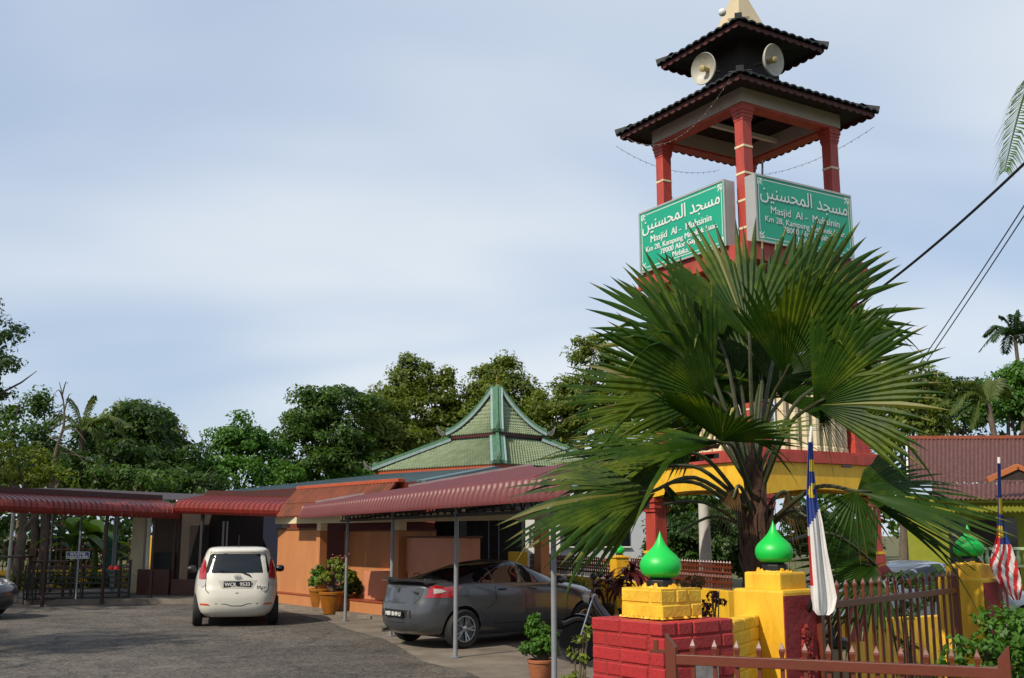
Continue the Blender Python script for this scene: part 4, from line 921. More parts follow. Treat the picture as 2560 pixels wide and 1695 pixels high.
for px in (2446, 2600):
    a = at(px, 1400, 24); MB().lathe([(.11, 0), (.11, bz(1366)), (.14, bz(1364)), (.14, bz(1360)), (.06, bz(1359))], 4, (a.x, 24, 0), sq=True).build('post', PG, bl)
    sphere(V(a.x, 24, bz(1353)), .085).build('red_ball', mat('red_ball', '#c01c24', .3, bump=0), bl, smooth='all')
a = at(2446, 1400, 24); b = at(2760, 1400, 24)
MB().b2((a.x, 23.93, bz(1375)), (b.x, 24.07, bz(1368))).build('top_rail', PG, bl); MB().b2((a.x, 23.95, bz(1418)), (b.x, 24.05, bz(1412))).build('bottom_rail', PG, bl)
zb_, zt_ = bz(1411), bz(1376)
me = MB().lathe([(.03, zb_), (.05, zb_ + .08), (.055, zb_ + .13), (.03, zb_ + .22), (.045, zt_ - .03), (.035, zt_)], 8).mesh('baluster')
for i in range(16): link('baluster', me, PG, bl, loc=(a.x + .2 + i * .17 - ORG[bl.name].x, 24 - ORG[bl.name].y, -ORG[bl.name].z))
up = MB().lathe([(.14, 0), (.125, 1.0), (.11, 2.35), (.108, 2.4)], 14, (at(1764, 1400, 21.5).x, 21.5, 0)).build('white_pillar', mat('white_concrete', '#c9c6c0', .8, var=.15, scale=5, bump=.3), None, smooth=True)
tag(up, 'round white concrete pillar behind the railing under the tower', 'pillar')
# low yellow walls and red panel inside the gate
yw = thing('garden_wall', 'low yellow garden wall with a red panel behind the tall gate', 'wall', (3.6, 11.5, 0))
a = at(2095, 1500, 11.2); b = at(2165, 1500, 11.6); c_ = at(2345, 1500, 12.4)
MB().beam((a.x, a.y, .48), (b.x, b.y, .48), .12, .96).build('wall', YEL, yw, bevel=.012); MB().beam((b.x + .06, b.y, .46), (c_.x + .5, c_.y, .46), .12, .92).build('wall', YEL, yw, bevel=.012)
MB().beam(at(2122, 1540, 11.1), at(2163, 1540, 11.3), .03, .5).build('red_panel', MATS['dark_red_paint'], yw)
jc = at(2093, 1600, 9.2); jr = thing('stone_jar', 'beige stone jar with dark lid inside the tall gate', 'jar', (jc.x, 9.2, 0))
MB().lathe([(.07, 0), (.09, .1), (.085, .5), (.095, .82), (.08, .86)], 16, (jc.x, 9.2, 0)).build('body', mat('beige_stone', '#9c8c72', .8, var=.2, scale=8), jr, smooth=True)
MB().lathe([(.07, .86), (.1, .88), (.1, .93), (.04, .96), (.04, 1.05), (.07, 1.07), (.07, 1.12)], 14, (jc.x, 9.2, 0)).build('lid', BLKP, jr, smooth=True)
# ------------------------------------------------------------------ cars
def pchip(xs, ys, x):
    xs = np.array(xs, float); ys = np.array(ys, float); h = np.diff(xs); dl = np.diff(ys) / h; m = np.zeros(len(xs)); m[0] = dl[0]; m[-1] = dl[-1]
    for i in range(1, len(xs) - 1):
        m[i] = 0 if dl[i - 1] * dl[i] <= 0 else 2 / (1 / dl[i - 1] + 1 / dl[i])
    i = np.clip(np.searchsorted(xs, x) - 1, 0, len(h) - 1); t = (x - xs[i]) / h[i]
    return (2 * t ** 3 - 3 * t ** 2 + 1) * ys[i] + (t ** 3 - 2 * t ** 2 + t) * h[i] * m[i] + (-2 * t ** 3 + 3 * t ** 2) * ys[i + 1] + (t ** 3 - t ** 2) * h[i] * m[i + 1]
def shell(tab, levels=56, n=96):
    # tab rows: z, x_rear, x_front, half width, rear bulge, front bulge ; plan outlines stacked in height
    T = np.array(tab); zs = np.linspace(0, 1, levels); zs = T[0, 0] + (T[-1, 0] - T[0, 0]) * (1 - (1 - zs) ** 1.25)
    C = [pchip(T[:, 0], T[:, k], zs) for k in range(1, 6)]
    rings = []
    for i, z in enumerate(zs):
        xr, xf, hw, br, bf = [c[i] for c in C]; row = []
        L = xf - xr
        for j in range(n):
            a = 2 * math.pi * j / n; ca, sa = math.cos(a), math.sin(a); e = .28
            u = math.copysign(abs(ca) ** e, ca); v = math.copysign(abs(sa) ** e, sa)   # superellipse box
            y = hw * v; bulge = (y / max(hw, .01)) ** 2
            x = xr + L * (u + 1) / 2
            t = (x - xr) / L
            x += br * bulge * (1 - t) ** 3 - bf * bulge * t ** 3
            y *= 1 - .10 * (2 * abs(t - .5)) ** 4
            row.append(V(x, y, z))
        rings.append(row)
    cx = sum((p for p in rings[-1]), V(0, 0, 0)) / n
    for s in (.7, .4, .12): rings.append([cx + (p - cx) * s + V(0, 0, .006 * (1 - s)) for p in rings[-4 if False else levels - 1]])
    mb = MB(); mb.grid(rings, closed=True)
    mb.add(rings[0], [tuple(range(n))[::-1]]); mb.add(rings[-1], [tuple(range(n))])
    return mb
def cut_wheels(me, wheels, r, hw):
    o = bpy.data.objects.new('tmp', me); COL.objects.link(o)
    cs = []
    for x in wheels:
        for s in (-1, 1):
            c = MB().lathe([(r, -.2), (r, .4)], 36, (x, s * (hw - .16), r * .93), Matrix.Rotation(R(-90 * s), 4, 'X')).build('cut', RUBBER); cs.append(c)
            md = o.modifiers.new('b', 'BOOLEAN'); md.object = c; md.solver = 'EXACT'; md.operation = 'DIFFERENCE'
    bpy.context.view_layer.update(); dg = bpy.context.evaluated_depsgraph_get()
    m2 = bpy.data.meshes.new_from_object(o.evaluated_get(dg)); bpy.data.objects.remove(o)
    for c in cs: bpy.data.objects.remove(c)
    return m2
def decal(bvh, poly, axis, off, cuts=3, sign=1):
    # polygon laid on the body: axis 'x' -> poly in (y,z) seen from the rear (sign=-1) or front; axis 'y' -> poly in (x,z) on side sign
    bm = bmesh.new(); vs = []
    for a, b in poly: vs.append(bm.verts.new((0, a, b) if axis == 'x' else (a, 0, b)))
    f = bm.faces.new(vs); bmesh.ops.triangulate(bm, faces=[f])
    for _ in range(cuts): bmesh.ops.subdivide_edges(bm, edges=bm.edges[:], cuts=1, use_grid_fill=True); bmesh.ops.triangulate(bm, faces=[q for q in bm.faces if len(q.verts) > 4])
    for v in bm.verts:
        if axis == 'x': o = V(-5 if sign < 0 else 9, v.co.y, v.co.z); d = V(1 if sign < 0 else -1, 0, 0)
        else: o = V(v.co.x, sign * 5, v.co.z); d = V(0, -sign, 0)
        h = bvh.ray_cast(o, d)
        if h[0] is None:
            nb = bvh.find_nearest(V(v.co.x if axis == 'y' else (.15 if sign < 0 else 4), v.co.y if axis == 'x' else sign * .8, v.co.z)); v.co = nb[0] + nb[1] * off
        else: v.co = h[0] - d * off * .6 + h[1] * off * .6
    mb = MB(); bm.verts.ensure_lookup_table(); bm.verts.index_update()
    mb.add([v.co.copy() for v in bm.verts], [tuple(v.index for v in q.verts) for q in bm.faces]); bm.free(); return mb
def strip(pts, w):
    # thin polygon pieces along a polyline, for panel gaps
    out_ = []
    for (a, b), (c, d) in zip(pts[:-1], pts[1:]):
        L = math.hypot(c - a, d - b); nx, ny = -(d - b) / L * w / 2, (c - a) / L * w / 2; out_.append([(a + nx, b + ny), (c + nx, d + ny), (c - nx, d - ny), (a - nx, b - ny)])
    return out_
def wheel(parent, x, y, r, w, side, spokes, rim_m=ALLOY):
    q = Matrix.Rotation(R(-90 * side), 4, 'X'); c = V(x, y, r)
    ty = MB().lathe([(r * .66, -w / 2), (r * .9, -w / 2 - .005), (r * .985, -w / 2 + .02), (r, -w / 4), (r, w / 4), (r * .985, w / 2 - .02), (r * .9, w / 2 + .005), (r * .68, w / 2), (r * .66, w / 2 - .03)], 40, c, q).build('tyre', RUBBER, parent, smooth=True)
    wh = MB().lathe([(r * .67, w / 2 - .03), (r * .675, w / 2 + .004), (r * .62, w / 2 + .004), (r * .6, w / 2 - .05)], 40, c, q)
    for k in range(spokes):
        a = 2 * math.pi * k / spokes
        for da in (-.16, .16):
            p0 = V(.1 * r * math.cos(a), .1 * r * math.sin(a), w / 2 - .015); p1 = V(.64 * r * math.cos(a + da), .64 * r * math.sin(a + da), w / 2 - .004)
            wh.beam(c + q.to_3x3() @ p0, c + q.to_3x3() @ p1, .085 * r, .02, up=q.to_3x3() @ V(0, 0, 1))
    wh.lathe([(.16 * r, w / 2 - .03), (.16 * r, w / 2 + .002), (.1 * r, w / 2 + .01), (.01, w / 2 + .011)], 20, c, q)
    wh.build('rim', rim_m, ty, smooth=True)
    MB().lathe([(r * .62, w / 2 - .075), (.01, w / 2 - .07)], 24, c, q).build('brake_disc', DARKM, ty)
def make_body(tab, wheels, wr, hw, paint, root):
    mb = shell(tab); me = mb.mesh('body'); bm = bmesh.new(); bm.from_mesh(me); bmesh.ops.remove_doubles(bm, verts=bm.verts, dist=1e-4); bmesh.ops.recalc_face_normals(bm, faces=bm.faces)
    bvh = BVHTree.FromBMesh(bm); bm.to_mesh(me); bm.free()
    me = cut_wheels(me, wheels, wr, hw)
    me.materials.clear(); o = link('body', me, [paint], root, smooth=True)
    return o, bvh
def paint(name, col, metal=.0, rough=.35): return mat(name, col, rough, var=.06, scale=2, bump=0, metal=metal, coat=.8, spec=.5, dirt=None)
TAIL = mat('tail_lamp_red', '#b5161a', .15, var=.2, scale=20, bump=0, coat=1); CLEAR = mat('lamp_clear', '#c9c4c0', .12, var=.2, scale=30, bump=0, coat=1); REFL = mat('reflector_orange', '#e0522a', .25, var=.1, bump=0, coat=1)
PLATE = mat('black_plate', '#141416', .4, var=.1, bump=0); GAP = mat('panel_gap', '#101113', .7, var=.1, bump=0)
# white hatchback seen from behind
def hatch():
    t = thing('parked_hatchback', 'white small hatchback seen from behind, plate WQL 9533', 'car', origin=False)
    tab = [(.19, .16, 3.58, .70, .10, .2), (.27, .06, 3.66, .785, .09, .22), (.40, .01, 3.71, .822, .08, .25), (.55, .0, 3.72, .832, .08, .25), (.70, .02, 3.66, .832, .08, .28), (.80, .055, 3.45, .826, .08, .3), (.92, .085, 3.12, .812, .08, .25), (1.02, .115, 2.86, .79, .08, .2), (1.12, .15, 2.68, .755, .08, .15), (1.28, .225, 2.42, .695, .08, .12), (1.40, .285, 2.2, .645, .07, .1), (1.46, .27, 2.05, .615, .06, .1), (1.50, .30, 1.9, .585, .06, .1), (1.53, .42, 1.75, .53, .05, .08), (1.545, .7, 1.5, .40, .04, .05)]
    P = paint('white_car_paint', '#dcd8cb')
    body, bvh = make_body(tab, (.62, 3.06), .335, .83, P, t)
    gl = decal(bvh, [(-.60, 1.04), (.60, 1.04), (.615, 1.10), (.545, 1.385), (.50, 1.41), (-.50, 1.41), (-.545, 1.385), (-.615, 1.10)], 'x', .006, 3, -1).build('rear_window', GLASSD, t, smooth='all')
    for s in (-1, 1):
        l1 = decal(bvh, [(s * .62, 1.06), (s * .60, .92), (s * .735, .92), (s * .74, 1.05), (s * .69, 1.24), (s * .645, 1.31), (s * .615, 1.25)], 'x', .014, 3, -1).build('tail_lamp', TAIL, t, smooth='all')
        decal(bvh, [(s * .60, .915), (s * .615, .80), (s * .68, .76), (s * .735, .81), (s * .738, .915)], 'x', .012, 3, -1).build('lower_lens', CLEAR, l1, smooth='all')
        decal(bvh, [(s * .50, .425), (s * .70, .425), (s * .69, .46), (s * .55, .455)], 'x', .008, 2, -1).build('reflector', REFL, t, smooth='all')
        m = MB().lathe([(.001, -.1), (.05, -.085), (.072, -.03), (.075, .03), (.055, .08), (.001, .1)], 14, (2.3, s * .93, 1.06), Matrix.Rotation(R(90), 4, 'X')).build('side_mirror', BLKP, t, smooth='all')
        MB().beam((2.35, s * .86, 1.02), (2.36, s * .7, 1.0), .05, .04).build('mirror_arm', BLKP, m)
        decal(bvh, [(.55, 1.08), (2.35, 1.05), (1.95, 1.40), (.7, 1.40)], 'y', .005, 2, s).build('side_window', GLASSD, t, smooth='all')
    hg = MB(); pts = [(-.60, 1.035), (-.615, .90), (-.60, .72), (-.54, .655), (.54, .655), (.60, .72), (.615, .90), (.60, 1.035)]
    for q in strip(pts, .015): d_ = decal(bvh, q, 'x', .002, 1, -1); hg.add(d_.v, d_.f)
    for q in strip([(-.60, .46), (-.2, .445), (-.1, .41), (.1, .41), (.2, .445), (.60, .46)], .013): d_ = decal(bvh, q, 'x', .002, 1, -1); hg.add(d_.v, d_.f)
    for q in strip([(-.54, 1.40), (-.505, 1.515)], .008) + strip([(.54, 1.40), (.505, 1.515)], .008): d_ = decal(bvh, q, 'x', .002, 1, -1); hg.add(d_.v, d_.f)
    hg.build('panel_gaps', GAP, t, recalc=False)
    decal(bvh, [(-.37, .90), (.37, .90), (.31, .88), (.31, .76), (.28, .74), (-.28, .74), (-.31, .76), (-.31, .88)], 'x', .004, 2, -1).build('plate_recess', mat('white_shade_trim', '#c6c2b5', .4, bump=0), t)
    MB().b2((.045, -.265, .762), (.06, .265, .882)).build('number_plate', PLATE, t, bevel=.003)
    put_text('plate_lettering', 'WQL  9533', .105, Matrix.Translation((.042, 0, .786)) @ Matrix(((0, 0, -1, 0), (-1, 0, 0, 0), (0, 1, 0, 0), (0, 0, 0, 1))), WHITE, t, .005, sx=.95)
    em = MB()
    for a in range(20): t0 = 2 * math.pi * a / 20; t1 = 2 * math.pi * (a + 1) / 20; em.beam((.075, .062 * math.cos(t0), .965 + .04 * math.sin(t0)), (.075, .062 * math.cos(t1), .965 + .04 * math.sin(t1)), .008, .01)
    em.beam((.075, -.05, .955), (.075, .01, .98), .006, .012); em.beam((.075, .05, .975), (.075, -.01, .95), .006, .012); em.build('emblem', CHROME, t)
    put_text('model_script', 'Myvi', .085, Matrix.Translation((.048, -.47, .735)) @ Matrix(((0, 0, -1, 0), (-1, .0, 0, 0), (0, 1, 0, 0), (0, 0, 0, 1))), BLKP, t, .002, sx=1.2)
    MB().path([(.115, -.12, 1.03), (.10, -.22, 1.0), (.1, -.25, .965)], .014, 8).path([(.115, -.12, 1.045), (.14, .35, 1.085)], .01, 6).build('wiper', BLKP, t)
    MB().path([(.75, 0, 1.53), (.55, 0, 1.78)], .006, 5).lathe([(.03, 1.525), (.02, 1.56)], 8, (.76, 0, 0)).build('aerial', BLKP, t)
    decal(bvh, [(-.48, 1.43), (.48, 1.43), (.48, 1.455), (-.48, 1.455)], 'x', .012, 2, -1).build('spoiler_lip', P, t)
    MB().b2((.5, -.66, .16), (3.3, .66, .34)).build('underbody', BLKP, t)
    for x in (.62, 3.06):
        for s in (-1, 1): wheel(t, x, s * .735, .295, .175, s, 6)
    MB().lathe([(.03, 0), (.03, .16)], 10, (.12, .45, .23), Matrix.Rotation(R(90), 4, 'Y')).build('exhaust', CHROME, t)
    return t
hc = hatch(); rc = (onz(484, 1564) + onz(692, 1564)) / 2; hd = V(rc.x, rc.y, 0).normalized(); hd = Matrix.Rotation(R(1.0), 3, 'Z') @ hd
hc.location = V(rc.x, rc.y, 0) - hd * .45; hc.rotation_euler = (0, 0, math.atan2(hd.y, hd.x))
# grey fastback sedan
def sedan(name, label, P, detail=True, plate=True):
    t = thing(name, label, 'car', origin=False)
    tab = [(.20, .22, 4.08, .72, .14, .3), (.28, .08, 4.2, .81, .16, .34), (.40, .015, 4.28, .845, .17, .36), (.52, .0, 4.31, .857, .17, .38), (.66, .015, 4.27, .862, .17, .40), (.78, .05, 4.12, .862, .17, .42), (.88, .075, 3.85, .857, .17, .38), (.955, .095, 3.45, .842, .16, .3), (1.00, .13, 3.2, .825, .15, .25), (1.03, .26, 3.05, .80, .15, .2), (1.055, .50, 2.97, .775, .14, .2), (1.14, .82, 2.80, .715, .12, .16), (1.24, 1.12, 2.60, .655, .10, .14), (1.33, 1.42, 2.40, .60, .08, .12), (1.39, 1.68, 2.22, .54, .06, .1), (1.42, 1.85, 2.08, .45, .05, .06), (1.435, 1.95, 2.0, .30, .03, .03)]
    body, bvh = make_body(tab, (.80, 3.42), .345, .86, P, t)
    for s in (-1, 1):
        decal(bvh, [(1.02, 1.03), (1.28, 1.02), (1.40, 1.02), (1.40, 1.335), (1.24, 1.26), (1.06, 1.12)], 'y', .005, 3, s).build('quarter_window', GLASSD, t, smooth='all')
        decal(bvh, [(1.44, 1.015), (2.02, 1.0), (1.98, 1.385), (1.72, 1.375), (1.44, 1.33)], 'y', .005, 3, s).build('side_window', GLASSD, t, smooth='all')
        decal(bvh, [(2.08, 1.0), (2.86, .985), (2.72, 1.07), (2.40, 1.31), (2.22, 1.365), (2.05, 1.385)], 'y', .005, 3, s).build('side_window', GLASSD, t, smooth='all')
        lp = decal(bvh, [(.235, .815), (.27, .80), (.52, .86), (.62, .91), (.56, .945), (.36, .985), (.24, .985)], 'y', .006, 3, s).build('tail_lamp', TAIL, t, smooth='all')
        decal(bvh, [(.30, .86), (.42, .88), (.48, .90), (.40, .935), (.30, .94)], 'y', .012, 2, s).build('lamp_lens', CLEAR, lp, smooth='all')
        decal(bvh, [(s * .60, .80), (s * .82, .80), (s * .82, .97), (s * .66, .96)], 'x', .006, 3, -1).build('tail_lamp', TAIL, t, smooth='all')
        gp = MB()
        for line in ([(1.40, 1.02), (1.40, .55), (1.22, .62)][:0] or [(1.42, 1.0), (1.43, .72), (1.24, .60)], [(2.05, .99), (2.07, .36)], [(3.05, .95), (2.98, .6), (3.0, .36)], [(1.42, .36), (3.0, .36)], [(1.42, .36), (1.42, .40)]):
            for q in strip(line, .010): d_ = decal(bvh, q, 'y', .002, 2, s); gp.add(d_.v, d_.f)
        for q in strip([(.68, .93), (.86, .93), (.86, .82), (.68, .82), (.68, .93)], .006): d_ = decal(bvh, q, 'y', .002, 1, s); gp.add(d_.v, d_.f)
        gp.build('panel_gaps', GAP, t, recalc=False)
        for x in (1.56, 2.22):
            h = bvh.ray_cast(V(x, s * 5, .90), V(0, -s, 0))[0]; MB().path([h + V(-.08, 0, 0), h + V(-.05, s * .03, .004), h + V(.05, s * .03, .004), h + V(.08, 0, 0)], .013, 8).build('door_handle', BLKP if x < 2 else P, t, smooth=True)
        m = MB().lathe([(.001, -.11), (.055, -.09), (.075, -.03), (.078, .03), (.055, .09), (.001, .11)], 14, (2.78, s * .93, 1.04), Matrix.Rotation(R(90), 4, 'X')).build('side_mirror', P, t, smooth='all')
        MB().beam((2.8, s * .87, 1.0), (2.82, s * .76, .98), .05, .04).build('mirror_arm', BLKP, m)
        decal(bvh, [(3.62, .72), (3.75, .68), (4.1, .69), (4.2, .76), (4.0, .84), (3.75, .86)], 'y', .006, 3, s).build('headlamp', CLEAR, t, smooth='all')
        decal(bvh, [(s * .42, .70), (s * .78, .68), (s * .80, .78), (s * .60, .82), (s * .45, .77)], 'x', .006, 2, 1).build('headlamp', CLEAR, t, smooth='all')
    # rear screen: laid on by dropping points from above
    bm = bmesh.new(); n = 12; vs = []
    for i in range(n + 1):
        x = .54 + (1.62 - .54) * i / n; w = .63 - .12 * i / n
        for j in range(n + 1):
            y = -w + 2 * w * j / n; h = bvh.ray_cast(V(x + .10 * (y / w) ** 2, y, 4), V(0, 0, -1)); vs.append((h[0] + h[1] * .006) if h[0] else V(x, y, 1.2))
    bm.free(); MB().grid([vs[i * (n + 1):(i + 1) * (n + 1)] for i in range(n + 1)]).build('rear_window', GLASSD, t, smooth='all', recalc=False)
    vs = []
    for i in range(n + 1):
        x = 2.28 + (2.92 - 2.28) * i / n; w = .50 + .14 * i / n
        for j in range(n + 1):
            y = -w + 2 * w * j / n; h = bvh.ray_cast(V(x - .10 * (y / w) ** 2, y, 4), V(0, 0, -1)); vs.append((h[0] + h[1] * .006) if h[0] else V(x, y, 1.2))
    MB().grid([vs[i * (n + 1):(i + 1) * (n + 1)] for i in range(n + 1)]).build('windscreen', GLASSD, t, smooth='all', recalc=False)
    sp_ = MB(); 
    rows = []
    for j in range(17):
        y = -.66 + 1.32 * j / 16; xo = .12 * (y / .66) ** 2; zz_ = 1.065 + .0 * y - .03 * (abs(y) / .66) ** 6; rows.append([V(.02 + xo, y, zz_), V(.10 + xo, y, zz_ + .022), V(.24 + xo, y, zz_ + .012), V(.26 + xo, y, zz_ - .006), V(.12 + xo, y, zz_ - .012)])
    sp_.grid(rows, closed=True); sp_.add(rows[0], [(0, 1, 2, 3, 4)]); sp_.add(rows[-1], [(4, 3, 2, 1, 0)])
    for s in (-.55, .55): sp_.box((.28, s, 1.05), (.12, .03, .09))
    sp_.build('spoiler', P, t, smooth=True)
    hg = MB()
    for q in strip([(-.56, .985), (-.53, .80), (-.45, .71), (.45, .71), (.53, .80), (.56, .985)], .009) + strip([(-.78, .30), (-.40, .40), (.40, .40), (.78, .30)], .008): d_ = decal(bvh, q, 'x', .002, 2, -1); hg.add(d_.v, d_.f)
    hg.build('boot_gap', GAP, t, recalc=False)
    decal(bvh, [(-.42, .475), (.42, .475), (.40, .60), (-.40, .60)], 'x', .004, 2, -1).build('plate_recess', GAP, t)
    MB().b2((-.014, -.26, .485), (.0, .26, .59)).build('number_plate', PLATE, t, bevel=.003)
    if plate:
        put_text('plate_lettering', 'MBF 8149 U', .092, Matrix.Translation((-.018, 0, .505)) @ Matrix(((0, 0, -1, 0), (-1, 0, 0, 0), (0, 1, 0, 0), (0, 0, 0, 1))), WHITE, t, .005, sx=.95)
    h = bvh.ray_cast(V(-3, 0, .9), V(1, 0, 0))[0]; MB().prism([(-.03, .045), (.03, .045), (.028, 0), (0, -.045), (-.028, 0)], h + V(-.004, 0, 0), (0, 1, 0), (0, 0, 1), (-1, 0, 0), .012).build('emblem', CHROME, t)
    MB().b2((h.x + .005, -.50, .885), (h.x + .035, -.38, .905)).build('model_badge', CHROME, t)
    MB().b2((.5, -.68, .17), (3.8, .68, .36)).build('underbody', BLKP, t)
    for x in (.80, 3.42):
        for s in (-1, 1): wheel(t, x, s * .765, .305, .19, s, 5)
    MB().lathe([(.032, 0), (.032, .18)], 10, (.1, .5, .24), Matrix.Rotation(R(90), 4, 'Y')).build('exhaust', CHROME, t)
    for ch in t.children_recursive:
        for v in ch.data.vertices:
            if v.co.z > 1.08: v.co.z = 1.08 + (v.co.z - 1.08) * .8
    return t
PG_ = paint('grey_metallic_paint', '#505257', .35, .3); PD_ = paint('dark_grey_paint', '#3d4044', .4, .3); PS_ = paint('silver_blue_paint', '#8e97a6', .5, .3)
s1 = sedan('parked_sedan', 'dark grey fastback sedan with rear spoiler parked under the carport', PG_)
fw = V(.78, .625, 0).normalized(); rt = V(fw.y, -fw.x, 0)
wc = onz(1157, 1621); s1.location = V(wc.x, wc.y, 0) - fw * .80 - rt * .80 + V(0, 0, 0); s1.rotation_euler = (0, 0, math.atan2(fw.y, fw.x))
def recolour(r, label, m0, m1, loc, rz):
    c = dup(r, loc, rz, label)
    for ch in c.children:
        if ch.type == 'MESH' and any(s.material == m0 for s in ch.material_slots):
            ch.data = ch.data.copy()
            for i, mm in enumerate(ch.data.materials):
                if mm == m0: ch.data.materials[i] = m1
        if ch.name.startswith('plate_lettering'): bpy.data.objects.remove(ch)
    return c
nose = onz(36, 1556); recolour(s1, 'dark grey car nose with headlamp poking in at left edge', PG_, PD_, (nose.x - 4.72, nose.y + 1.3, 0), R(-7))
far = at(2226, 1400, 17.5); recolour(s1, 'silver blue car parked behind the tower gate at right', PG_, PS_, (far.x - 1.2, 17.5, 0), R(20))
# ------------------------------------------------------------------ motorcycle behind the red pier
mc = thing('motorcycle', 'black motorcycle parked in shade behind the red brick pier', 'motorcycle', origin=False)
for x in (0, 1.22):
    q = Matrix.Rotation(R(90), 4, 'X'); w = MB().lathe([(.22, -.04), (.27, -.045), (.295, 0), (.27, .045), (.22, .04)], 32, (x, 0, .295), q).build('wheel', RUBBER, mc, smooth=True)
    rm = MB().lathe([(.21, -.03), (.225, -.03), (.225, .03), (.21, .03)], 32, (x, 0, .295), q)
    for k in range(6): a = k * math.pi / 3; rm.beam((x, 0, .295), (x + .21 * math.cos(a), 0, .295 + .21 * math.sin(a)), .02, .03)
    rm.build('rim', ALLOY, w)
mp_ = mat('black_gloss', '#131418', .2, var=.1, bump=0, coat=.8); mrd = mat('motorcycle_red', '#2c1014', .25, var=.1, bump=0, coat=.8)
MB().path(catmull([(-.25, 0, .68), (.0, 0, .70), (.25, 0, .72), (.5, 0, .62), (.72, 0, .5), (.95, 0, .75), (1.02, 0, .92)], 5), [.06 + .045 * math.sin(i / 30 * 3.1) for i in range(31)], 14).build('body', mrd, mc, smooth='all')
MB().path(catmull([(-.35, 0, .76), (-.1, 0, .79), (.2, 0, .78), (.45, 0, .73)], 5), [.05, .07, .09, .1, .1, .1, .11, .11, .11, .11, .11, .1, .09, .08, .06, .03][:16], 14).build('seat', BLKP, mc, smooth='all')
MB().path([(1.22, .06, .3), (1.0, .05, .95)], .02, 8).path([(1.22, -.06, .3), (1.0, -.05, .95)], .02, 8).build('fork', CHROME, mc)
MB().path(catmull([(.95, .36, 1.0), (1.0, .2, 1.03), (1.02, 0, .98), (1.0, -.2, 1.03), (.95, -.36, 1.0)], 5), .014, 8).build('handlebar', DARKM, mc, smooth='all')
for s in (-1, 1):
    MB().path([(.98, s * .26, 1.02), (.96, s * .33, 1.2)], .006, 6).lathe([(.01, -.05), (.055, -.01), (.055, .01), (.01, .05)], 12, (.96, s * .34, 1.22)).build('mirror', BLKP, mc, smooth=True)
MB().path(catmull([(.95, 0, .52), (1.1, 0, .6), (1.25, 0, .63), (1.45, 0, .55)], 5), .06, 10).build('front_mudguard', mp_, mc, smooth='all')
MB().lathe([(.1, 0), (.09, .08), (.03, .12)], 16, (1.06, 0, .92), Matrix.Rotation(R(80), 4, 'Y')).build('headlamp', CLEAR, mc, smooth=True)
MB().box((.45, 0, .36), (.32, .2, .24)).build('engine', GREYM, mc, bevel=.03); MB().path([(.5, -.14, .28), (-.1, -.16, .3), (-.3, -.16, .34)], [.02, .04, .045], 10).build('exhaust', CHROME, mc, smooth=True)
mc.location = (2.15, 15.3, 0); mc.rotation_euler = (0, 0, R(168))
# ------------------------------------------------------------------ shoe rack, tables, shoes, small sign
sr = thing('shoe_rack', 'black steel pipe shoe rack in front of the left awning', 'rack', onz(190, 1510)); O = onz(57, 1511); X = onz(318, 1507); ex = (X - O).normalized(); ey = V(-ex.y, ex.x, 0); Lr = (X - O).length; MR = frame(O, ex, ey)
for s in (0, .22, Lr / 2 - .05, Lr / 2 + .1, Lr - .25, Lr):
    for y in (0, .45): MB(MR).beam((s, y, 0), (s, y, 1.0 if s < Lr - .3 else 1.12), .035, .035).build('upright', DARKM, sr)
for z in (.12, .25, .38, .52, .66, .79, .92):
    for y in (0, .15, .3, .45): MB(MR).beam((.0, y, z), (Lr, y, z), .025, .025).build('shelf_bar', DARKM, sr)
for y in (0, .45):
    lad = MB(MR)
    for i in range(6): lad.beam((Lr - .25, y, .1 + i * .17), (Lr, y, .2 + i * .17), .02, .02)
    lad.build('end_lattice', DARKM, sr)
    MB(MR).path([(Lr - .25, y, 1.12), (Lr - .12, y, 1.2), (Lr, y, 1.0)], .018, 6).build('end_hoop', DARKM, sr)
sg = thing('shoe_sign', 'small blue sign asking to leave shoes here, on the black rack', 'sign', at(195, 1440, 27.3)); sc0 = at(195, 1388, 27.3)
MB().b2((sc0.x - .29, 27.3, sc0.z - .085), (sc0.x + .29, 27.33, sc0.z + .085)).build('board', mat('blue_sign', '#1c2f74', .4, bump=0), sg); MB().beam((sc0.x, 27.35, .2), (sc0.x, 27.35, sc0.z + .6), .03, .03).build('pole', GREYM, sg)
fr = MB()
for a, b in (((-.29, -.085), (.29, -.075)), ((-.29, .075), (.29, .085)), ((-.29, -.074), (-.28, .074)), ((.28, -.074), (.29, .074))): fr.b2((sc0.x + a[0], 27.293, sc0.z + a[1]), (sc0.x + b[0], 27.299, sc0.z + b[1]))
fr.build('border', WHITE, sg)
MS = Matrix(((1, 0, 0, 0), (0, 0, -1, 0), (0, 1, 0, 0), (0, 0, 0, 1)))
put_text('lettering', 'SILA LETAK', .078, Matrix.Translation((sc0.x, 27.292, sc0.z + .008)) @ MS, WHITE, sg, .003); put_text('lettering', 'KASUT DI SINI', .078, Matrix.Translation((sc0.x, 27.292, sc0.z - .064)) @ MS, WHITE, sg, .003)
def table(label, c, w, d_, h):
    t = thing('wooden_table', label, 'table', c, group='tables under the left awning'); WD = mat('brown_table_wood', '#5a3d2c', .6, var=.3, scale=5)
    MB().b2((c[0] - w / 2, c[1] - d_ / 2, h - .05), (c[0] + w / 2, c[1] + d_ / 2, h)).build('table_top', WD, t, bevel=.006)
    for sx in (-1, 1):
        for sy in (-1, 1): MB().beam((c[0] + sx * (w / 2 - .08), c[1] + sy * (d_ / 2 - .08), 0), (c[0] + sx * (w / 2 - .08), c[1] + sy * (d_ / 2 - .08), h - .05), .06, .06).build('leg', WD, t)
